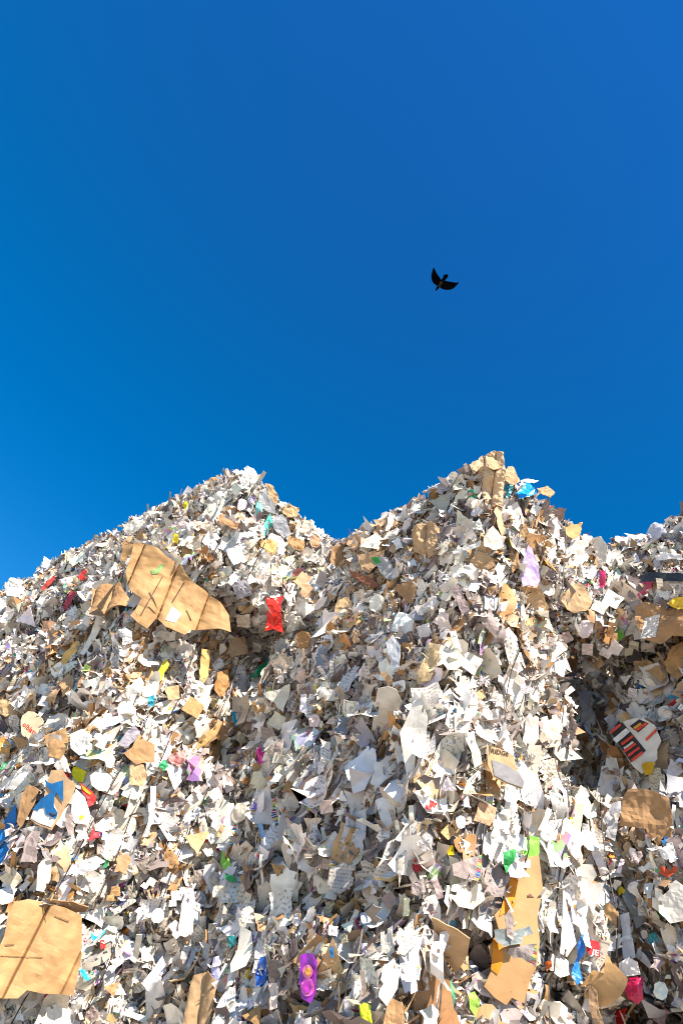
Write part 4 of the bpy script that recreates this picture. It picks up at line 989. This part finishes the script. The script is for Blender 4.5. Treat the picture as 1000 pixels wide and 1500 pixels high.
def outline(shape, r, a, rr):
    if shape == 'long': q = [(-1, -.28), (1, -.36), (1.05, .25), (-.95, .3)]
    elif shape == 'square': q = [(-.75, -.7), (.72, -.75), (.78, .68), (-.7, .74)]
    elif shape == 'triangular': q = [(-.9, -.6), (1, -.5), (.05, .95)]
    elif shape == 'notched': q = [(-.9, -.7), (.1, -.75), (.1, -.2), (.8, -.2), (.85, .7), (.2, .7), (.15, .35), (-.85, .4)]
    elif shape == 'torn': q = [(-.9, -.3), (-.4, -.7), (.3, -.5), (.9, -.6), (.75, .1), (.95, .5), (.2, .45), (-.3, .8), (-.6, .3)]
    else: q = [(math.cos(t * PI / 4) * (.9 + .1 * (t % 2)), math.sin(t * PI / 4) * .75) for t in range(8)]
    c_, s_ = math.cos(a), math.sin(a)
    return [(r * (x * c_ - y * s_ + rr.uniform(-.06, .06)), r * (x * s_ + y * c_ + rr.uniform(-.06, .06))) for x, y in q]
rr = random.Random(99)
made = 0; tries = 0
while made < 215 and tries < 16000:
    tries += 1
    x = rr.uniform(8, 992); y = rr.uniform(690, 1492)
    if y < skyline(x) + 22: continue
    r = rr.choice([9, 11, 13, 15, 17, 20, 23])
    if any(math.hypot(x - a, y - b_) < (r + c) * .92 for a, b_, c in PXY): continue
    if 840 < x < 900 and 1020 < y < 1150: continue
    kd = rr.choices(KINDS_, [k[5] for k in KINDS_])[0]
    if kd[5] < .6 and r > 9: continue
    shp = rr.choice(SHAPES)
    near = sorted(LAND, key=lambda l: math.hypot(l[0] - x, l[1] - y))[:3]
    lab = None
    for lx, ly, ph in near[:3]:
        dx, dy = x - lx, y - ly
        d_ = 'right of' if dx > abs(dy) * 1.4 else 'left of' if -dx > abs(dy) * 1.4 else 'below' if dy > abs(dx) * 1.4 else 'above' if -dy > abs(dx) * 1.4 else ('lower ' if dy > 0 else 'upper ') + ('right of' if dx > 0 else 'left of')
        key = (kd[0], ph, d_)
        if key in used: continue
        noun = {'card_scrap': 'card scrap', 'paper_scrap': 'paper scrap', 'cardboard_scrap': 'cardboard scrap'}[kd[3]]
        cand = f'{kd[0]} {shp} {noun} {d_} the {ph}'
        if len(cand.split()) <= 16:
            lab = cand; used.add(key); break
    if not lab: continue
    poly = [(x + a, y + b_) for a, b_ in outline(shp, r, rr.gauss(PI / 2, .6), rr)]
    col = tuple(min(.82, c * rr.uniform(.9, 1.08)) for c in kd[1])
    piece(kd[3], lab, kd[4], poly, col, kd[2], folds=2, fold_amp=.16, crum=.010, off=rr.uniform(.07, .1), face=rr.uniform(.15, .5),
          tilt=(rr.gauss(0, .2), rr.gauss(0, .25)), rnd=.99 if (kd[0] == 'mauve' and rr.random() < .35) else .3, rag=.12 if shp in ('square', 'notched', 'long') else .3, thick=.002 if kd[2] == 'p' else .005,
          group='loose scraps sticking out of the bale faces')
    made += 1
print('auto pieces', made)


# ------------------------------------------------------------------ small scraps pressed in the bales
PB = BVHTree.FromPolygons(PIECE_V, PIECE_F) if PIECE_F else None

def template(nx, ny):
    gx, gy = np.meshgrid(np.linspace(-.5, .5, nx + 1), np.linspace(-.5, .5, ny + 1), indexing='ij')
    P = np.stack([gx.ravel(), gy.ravel()], 1)
    idx = np.arange((nx + 1) * (ny + 1)).reshape(nx + 1, ny + 1)
    F = np.stack([idx[:-1, :-1].ravel(), idx[1:, :-1].ravel(), idx[1:, 1:].ravel(), idx[:-1, 1:].ravel()], 1)
    return P, F

def scraps(points, normals, w, size, crum, seed, align=.45):
    """mesh of many small scraps"""
    rg = np.random.default_rng(seed)
    V, Fc, T, UV = [], [], [], []
    base = 0
    n_all = len(points)
    kind = rg.choice(4, n_all, p=[.47, .22, .24, .07])    # flake, crumpled, strip, large
    # packets: runs of sheets pressed flat against each other, seen on their edges
    grp = np.arange(n_all); layer = np.zeros(n_all)
    heads = rg.choice(n_all, n_all // 26, replace=False)
    d_nn = {}
    members = rg.permutation(np.setdiff1d(np.arange(n_all), heads))
    mi = 0
    for h_ in heads:
        m_ = int(rg.integers(5, 12))
        ids = members[mi:mi + m_]; mi += m_
        if len(ids) < m_: break
        points[ids] = points[h_]; normals[ids] = normals[h_]; grp[ids] = h_
        layer[ids] = np.arange(1, m_ + 1) - m_ / 2
        kk = 0 if rg.random() < .6 else 2
        kind[ids] = kk; kind[h_] = kk
    GR = rg.normal(0, 1, (n_all, 6)); GU = rg.random((n_all, 3))
    # clumps: regions lean to one palette
    cl = np.array([noise.noise(Vector(p) * 3.1 + Vector((seed, 0, 0))) for p in points])
    cl2 = np.array([noise.noise(Vector(p) * 2.3 + Vector((0, seed, 9))) for p in points])
    for k, (nx, ny) in enumerate(((2, 2), (3, 3), (1, 5), (4, 4))):
        sel = np.where(kind == k)[0]
        n = len(sel)
        if n == 0: continue
        P, F = template(nx, ny)
        nv = len(P)
        loc = points[sel]; nr = normals[sel]
        fine = 1.0 - 0.45 * np.clip(cl2[sel] * 3, 0, 1)
        if k == 0:
            L = np.exp(rg.normal(math.log(.060), .55, n)) * fine; A = rg.uniform(.35, .95, n)
        elif k == 1:
            L = np.exp(rg.normal(math.log(.075), .35, n)) * fine; A = rg.uniform(.5, 1, n)
        elif k == 2:
            L = np.exp(rg.normal(math.log(.13), .4, n)) * fine; A = rg.uniform(.06, .22, n)
        else:
            L = np.exp(rg.normal(math.log(.15), .25, n)); A = rg.uniform(.4, .9, n)
        g = grp[sel]; ingrp = (layer[sel] != 0) | np.isin(sel, heads)
        spread = rg.choice([.18, .45, 1.0], (n, 1), p=[.56, .30, .14])
        if k == 3: spread = np.where(spread > .6, .12, spread * .6)
        L *= np.where(spread[:, 0] > 1, .72, np.where(spread[:, 0] > .4, .9, 1.12))
        L = np.clip(L * size * (.86 if k == 3 else .76), .013, .27 if k == 3 else .19); W = L * A
        xy = np.repeat(P[None], n, 0)
        # irregular outline: shear, taper, corner cuts
        xy[:, :, 0] *= 1 + rg.uniform(-.5, .5, (n, 1)) * xy[:, :, 1]
        xy[:, :, 0] += rg.uniform(-.4, .4, (n, 1)) * xy[:, :, 1]
        xy += rg.normal(0, .35 / max(nx, ny) * (.5 if k != 2 else .15), xy.shape)
        if nx >= 2:
            for cx_, cy_ in ((-.5, -.5), (.5, -.5), (-.5, .5), (.5, .5)):
                m = np.where((P[:, 0] == cx_) & (P[:, 1] == cy_))[0][0]
                cut = rg.uniform(0, .75, (n, 1)) * (rg.random((n, 1)) < .5)
                xy[:, m] *= (1 - cut)
        x = xy[:, :, 0] * W[:, None]; y = xy[:, :, 1] * L[:, None]
        S = L[:, None]
        z = rg.normal(0, .5, (n, 1)) * y * y / S + rg.normal(0, .6, (n, 1)) * x * x / S + rg.normal(0, .3, (n, 1)) * x * y / S
        fa = rg.uniform(0, math.pi, (n, 1)); fo = rg.uniform(-.2, .2, (n, 1)) * S
        z += rg.normal(0, .25, (n, 1)) * np.abs(x * np.cos(fa) + y * np.sin(fa) - fo)
        if k in (1, 3): z += rg.normal(0, (.13 if k == 1 else .05) * crum, (n, nv)) * S
        if k == 2: z += rg.normal(0, .9, (n, 1)) * y * y / S + np.sin(y / S * rg.uniform(2, 9, (n, 1))) * .1 * S
        # orientation: leaning away from the face at random, long side mostly upright
        nn = nr + rg.normal(0, 1, (n, 3)) * spread * np.array([1, 1, .75])
        # packets stand edge-on: their sheets face sideways or up and down
        side = np.cross(nr, np.array([0, 0, 1.0]))
        gn = side * np.where(GU[g, :1] < .6, 1, .25) + np.array([0, 0, 1.0]) * np.where(GU[g, :1] < .6, .25, 1) + nr * (GU[g, 1:2] - .3) * .9 + GR[g, :3] * .22
        nn = np.where(ingrp[:, None], gn + rg.normal(0, .05, (n, 3)), nn)
        nn /= np.linalg.norm(nn, axis=1, keepdims=True)
        upv = np.array([0, 0, 1.0]) + rg.normal(0, align, (n, 3))
        upv = np.where(ingrp[:, None], np.array([0, 0, 1.0]) + GR[g, 3:6] * .5 + nr * .15 + rg.normal(0, .08, (n, 3)), upv)
        ey = upv - nn * np.sum(upv * nn, 1, keepdims=True); ey /= np.linalg.norm(ey, axis=1, keepdims=True)
        ex = np.cross(ey, nn)
        off = rg.uniform(-.02, .05, (n, 1)) + (.018 if k == 3 else 0)
        off = np.where(ingrp[:, None], .012 + .01 * GR[g, :1] + rg.normal(0, .006, (n, 1)), off)
        loc = loc + nn * (layer[sel][:, None] * .0065)
        vv = (loc + nr * off)[:, None] + ex[:, None] * x[..., None] + ey[:, None] * y[..., None] + nn[:, None] * z[..., None]
        # colour
        ww = np.tile(w, (n, 1))
        nW, nG, nT, nC = len(WHITE), len(GREYS), len(TANS), len(COLS)
        c1 = cl[sel]
        ww[:, nW + nG:nW + nG + nT] *= np.exp(np.clip(c1 * 5, -3, 1.3))[:, None]
        ww[:, nW:nW + nG] *= np.exp(np.clip(-cl2[sel] * 4, -2, 1.5))[:, None]
        ww[:, nW + nG + nT:nW + nG + nT + nC] *= np.exp(np.clip(-c1 * 5, -2, 1.3))[:, None]
        if k == 3: ww[:, nW + nG + nT:] *= .03; ww[:, nW + nG:nW + nG + nT] *= .5
        ww /= ww.sum(1, keepdims=True)
        ci = (ww.cumsum(1) > rg.random((n, 1))).argmax(1)
        mid_ = vv.mean(1, keepdims=True)
        sf = np.where((ci >= nW + nG + nT) & (L > .055), .055 / L, 1.0)[:, None, None]
        vv = mid_ + (vv - mid_) * sf
        c = PAL[ci] * rg.uniform(.72, 1.05, (n, 1)) * (1 + rg.normal(0, .02, (n, 3)))
        c = np.clip(c, .01, .84)
        rnd = rg.random(n)
        rnd = np.where(ci >= nW + nG, rnd * .8, rnd)
        tc = np.concatenate([c, rnd[:, None]], 1)
        V.append(vv.reshape(-1, 3)); T.append(np.repeat(tc, nv, 0))
        UV.append(np.tile(np.stack([P[:, 0] + .5, P[:, 1] + .5], 1), (n, 1)))
        ff = (F[None] + (base + np.arange(n) * nv)[:, None, None]).reshape(-1, 4)
        if nx >= 3:      # notches: drop a corner cell of some
            keep = np.ones((n, len(F)), bool)
            for ccell in (0, ny - 1, len(F) - ny, len(F) - 1):
                keep[:, ccell] = rg.random(n) > .3
            ff = ff[keep.ravel()]
        Fc.append(ff); base += n * nv
    V = np.concatenate(V); Fc = np.concatenate(Fc); T = np.concatenate(T); UV = np.concatenate(UV)
    if PB:      # nothing small lies across the face of a big sheet
        drop = np.zeros(len(Fc), bool)
        cf = V[Fc].mean(1); size_ = np.linalg.norm(V[Fc[:, 0]] - V[Fc[:, 2]], axis=1)
        for i in np.where(size_ > .018)[0]:
            P_ = Vector(cf[i]); D_ = (P_ - CAM).normalized()
            if PB.ray_cast(P_, D_, .5)[0] is not None and size_[i] > .018: drop[i] = True
        # keep small overlaps at the borders: only faces well in front go
        Fc = Fc[~drop]
    me = bpy.data.meshes.new('pressed_scraps')
    me.vertices.add(len(V)); me.vertices.foreach_set('co', V.astype(np.float32).ravel())
    me.loops.add(Fc.size); me.loops.foreach_set('vertex_index', Fc.astype(np.int32).ravel())
    me.polygons.add(len(Fc)); me.polygons.foreach_set('loop_start', np.arange(0, Fc.size, 4, dtype=np.int32))
    me.update(calc_edges=True)
    u = me.uv_layers.new(name='UVMap'); u.data.foreach_set('uv', UV[Fc.ravel()].astype(np.float32).ravel())
    set_tint(me, T)
    return me

back = Vector((-0.55, 0.83, 0)).normalized()
total = 0
for bi, (s, r) in enumerate(BALES):
    bm = core_bms[(s, r)]
    e, org = bale_objs[(s, r)]
    bmesh.ops.triangulate(bm, faces=bm.faces[:])
    bm.normal_update()
    tris, nrms, areas = [], [], []
    cen = org + Vector((0, 0, (ROWS[s][r + 1] - ROWS[s][r]) / 2))
    for f in bm.faces:
        c = f.calc_center_median(); n = f.normal
        k = 1.0
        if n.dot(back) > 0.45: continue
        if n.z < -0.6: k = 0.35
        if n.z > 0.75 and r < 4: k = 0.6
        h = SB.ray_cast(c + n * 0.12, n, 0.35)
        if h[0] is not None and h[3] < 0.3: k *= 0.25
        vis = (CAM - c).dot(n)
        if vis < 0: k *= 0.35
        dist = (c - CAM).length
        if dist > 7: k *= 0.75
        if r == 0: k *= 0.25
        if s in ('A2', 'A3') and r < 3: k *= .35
        tris.append([v.co[:] for v in f.verts]); nrms.append([v.normal[:] for v in f.verts]); areas.append(f.calc_area() * k)
    tris = np.array(tris); nrms = np.array(nrms); areas = np.array(areas)
    sty = BALE_STYLE.get((s, r), DEF_STYLE)
    n = int(areas.sum() * 7800 / sty['size'] ** 1.3)
    ti = rng.choice(len(areas), n, p=areas / areas.sum())
    a = rng.random((n, 2)); fl = a.sum(1) > 1; a[fl] = 1 - a[fl]
    w3 = np.stack([1 - a.sum(1), a[:, 0], a[:, 1]], 1)[:, :, None]
    pts = (tris[ti] * w3).sum(1); nr = (nrms[ti] * w3).sum(1)
    nr /= np.linalg.norm(nr, axis=1, keepdims=True)
    if PB:
        keep = np.ones(n, bool)
        for i in range(n):
            P_ = Vector(pts[i]); N_ = Vector(nr[i])
            h = PB.ray_cast(P_ - N_ * .05, N_, .30)
            D_ = (CAM - P_).normalized()
            if PB.find_nearest(P_, .11)[0] is not None and rng.random() < .6:
                keep[i] = False; continue
            h2 = PB.ray_cast(P_, -D_, .5)
            if h2[0] is not None and rng.random() < .93:
                keep[i] = False; continue
            if h[0] is None:
                h = PB.ray_cast(P_ + D_ * .02, D_, .25)
                if h[0] is not None and rng.random() < .8: keep[i] = False
                continue
            if rng.random() < .75: keep[i] = False
            else: pts[i] = P_ - N_ * (.13)
        pts, nr = pts[keep], nr[keep]
    total += len(pts)
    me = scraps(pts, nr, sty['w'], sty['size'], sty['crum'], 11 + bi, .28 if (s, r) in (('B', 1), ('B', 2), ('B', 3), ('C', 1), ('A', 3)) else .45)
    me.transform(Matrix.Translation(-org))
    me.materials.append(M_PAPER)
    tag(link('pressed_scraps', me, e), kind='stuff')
    bm.free()
print('scraps', total)

# ------------------------------------------------------------------ tie wires
def tube(path, rad, closed=False, sides=5):
    V, F = [], []
    n = len(path)
    for i, p in enumerate(path):
        a = path[(i - 1) % n] if (i or closed) else p
        b_ = path[(i + 1) % n] if (i < n - 1 or closed) else p
        t = (b_ - a).normalized()
        x = t.orthogonal().normalized() if i == 0 else (x - t * x.dot(t)).normalized()
        y = t.cross(x)
        rd = rad(i / max(1, n - 1)) if callable(rad) else rad
        for k in range(sides):
            an = 2 * math.pi * k / sides
            V.append(p + x * math.cos(an) * rd + y * math.sin(an) * rd)
    for i in range(n if closed else n - 1):
        j = (i + 1) % n
        for k in range(sides):
            l = (k + 1) % sides
            F.append((i * sides + k, i * sides + l, j * sides + l, j * sides + k))
    me = bpy.data.meshes.new('tube'); me.from_pydata([tuple(v) for v in V], [], F); me.update()
    return me

WIRES = {'A': (.13, .34, .58), 'B': (.2, .42, .60, .90), 'C': (.3, .7), 'A2': (.3, .7), 'A3': (.5,), 'C2': ()}
for (s, r) in BALES:
    if r == 0: continue
    e, org = bale_objs[(s, r)]
    p0, p1, b0, b1, z0, z1 = bale_shape(s, r)
    rr = random.Random('w' + s + str(r))
    for u in WIRES[s]:
        u += rr.uniform(-.04, .04)
        f0 = p0.lerp(p1, u); k0 = b0.lerp(b1, u)
        nrm = (p1 - p0).cross(Vector((0, 0, 1))).normalized()
        path = []
        N = 14
        ox = rr.uniform(-.03, .03)
        for i in range(N + 1):
            t = i / N * (.86 if r == 4 else 1.0) * .98 + .01
            q = f0.copy(); q.z = z0 + (z1 - z0) * t
            q += (p1 - p0) * (ox * t + 0.02 * noise.noise(q * 1.5))
            path.append(q)
        offs = []
        for q in path:
            h = NB_.ray_cast(q + nrm * .5, -nrm, 1.0)
            offs.append(.5 - h[3] if h[0] is not None else -0.1)
        for _ in range(6):
            offs = [max(o_, (offs[max(0, i - 1)] + offs[min(N, i + 1)]) / 2) for i, o_ in enumerate(offs)]
        path = [q + nrm * (o_ + .075) for q, o_ in zip(path, offs)]
        path = [path[0] - nrm * .14] + path + [path[-1] - nrm * .16]
        me = tube(path, 0.0036)
        me.materials.append(M_WIRE)
        me.transform(Matrix.Translation(-org)); me.name = 'tie_wire'
        link('tie_wire', me, e)

# ------------------------------------------------------------------ bird
def bird():
    D = 22.0
    sc = D / 1000.0
    d0 = ray(648, 413)
    O = CAM + d0 * D
    ex = ROT @ Vector((1, 0, 0)); ey = ROT @ Vector((0, 1, 0)); ez = -d0
    def P(x, y, h=0.0):     # zoomed picture units to the bird's own plane
        px, py = 600 + x * .1, 370 + y * .1
        return ex * ((px - 648) * sc) + ey * (-(py - 413) * sc) + ez * h
    mats = [plain('black_feathers', (0.0015, 0.0015, 0.002), 0.95), plain('brown_lit_belly', (0.02, 0.014, 0.010), 0.95), plain('dark_horn', (0.02, 0.02, 0.02), 0.3)]  # brown belly patch: sunlit tone painted into the feather colour
    bm = bmesh.new()
    # body as a lofted spindle from beak to tail root
    axis = [(366, 574, .004), (380, 556, .010), (393, 536, .024), (404, 520, .036), (418, 500, .045), (436, 474, .062), (450, 450, .064), (466, 424, .052), (480, 400, .036), (497, 372, .022), (515, 345, .010)]
    rings = []
    S = 12
    side = (P(1, 1) - P(0, 0)); 
    a0, a1 = P(366, 574), P(515, 345)
    t = (a1 - a0).normalized(); sd_ = t.cross(ez).normalized()
    for x, y, rad in axis:
        c = P(x, y)
        rings.append([bm.verts.new(c + sd_ * math.cos(2 * math.pi * k / S) * rad + ez * math.sin(2 * math.pi * k / S) * rad * .9) for k in range(S)])
    for i in range(len(rings) - 1):
        for k in range(S):
            bm.faces.new((rings[i][k], rings[i][(k + 1) % S], rings[i + 1][(k + 1) % S], rings[i + 1][k]))
    bm.faces.new(rings[0][::-1]); bm.faces.new(rings[-1])
    def slab(pts, th):
        top = [bm.verts.new(P(x, y, h + th)) for x, y, h in pts]
        bot = [bm.verts.new(P(x, y, h - th)) for x, y, h in pts]
        a = bm.faces.new(top); b_ = bm.faces.new(bot[::-1])
        for i in range(len(pts)):
            j = (i + 1) % len(pts)
            bm.faces.new((top[j], top[i], bot[i], bot[j]))
        bmesh.ops.triangulate(bm, faces=[a, b_], ngon_method='EAR_CLIP')
    slab([(355, 222, -.22), (338, 268, -.17), (323, 328, -.11), (323, 372, -.07), (333, 415, -.05), (352, 448, -.03), (392, 478, 0), (425, 500, 0), (462, 440, 0), (456, 400, 0), (446, 378, -.01), (428, 352, -.03), (405, 325, -.06), (388, 292, -.10), (374, 258, -.16)], .012)
    slab([(712, 438, -.22), (668, 437, -.16), (628, 441, -.11), (590, 440, -.07), (560, 428, -.04), (528, 416, -.02), (500, 412, 0), (460, 440, 0), (440, 500, 0), (462, 522, 0), (505, 538, -.02), (560, 541, -.05), (600, 534, -.08), (632, 518, -.11), (668, 484, -.16)], .012)
    slab([(462, 425, 0), (478, 380, 0), (492, 337, 0), (508, 326, 0), (532, 324, 0), (554, 329, 0), (557, 345, 0), (548, 366, 0), (520, 400, 0), (496, 425, 0)], .008)
    bmesh.ops.recalc_face_normals(bm, faces=bm.faces[:])
    me = bpy.data.meshes.new('bird'); bm.to_mesh(me); bm.free()
    tmp = bpy.data.objects.new('t', me); COL.objects.link(tmp)
    md = tmp.modifiers.new('r', 'REMESH'); md.mode = 'VOXEL'; md.voxel_size = 0.007; md.use_smooth_shade = True
    sm = tmp.modifiers.new('s', 'SMOOTH'); sm.iterations = 2
    bpy.context.view_layer.update()
    me2 = bpy.data.meshes.new_from_object(tmp.evaluated_get(bpy.context.evaluated_depsgraph_get()))
    bpy.data.objects.remove(tmp)
    me2.materials.clear()
    for m in mats: me2.materials.append(m)
    cb = P(440, 470)
    for p in me2.polygons:
        q = p.center - cb
        al = abs(q.dot(t)); ac = abs(q.dot(sd_))
        p.material_index = 1 if (al < .10 and ac < .045 and p.normal.dot(ez) > .2) else (2 if (p.center - a0).length < .05 else 0)
        p.use_smooth = True
    me2.name = 'bird'
    o = link('flying_bird', me2)
    o.location = O
    tag(o, 'black bird in flight with spread pointed wings high in the blue sky', 'bird')
bird()
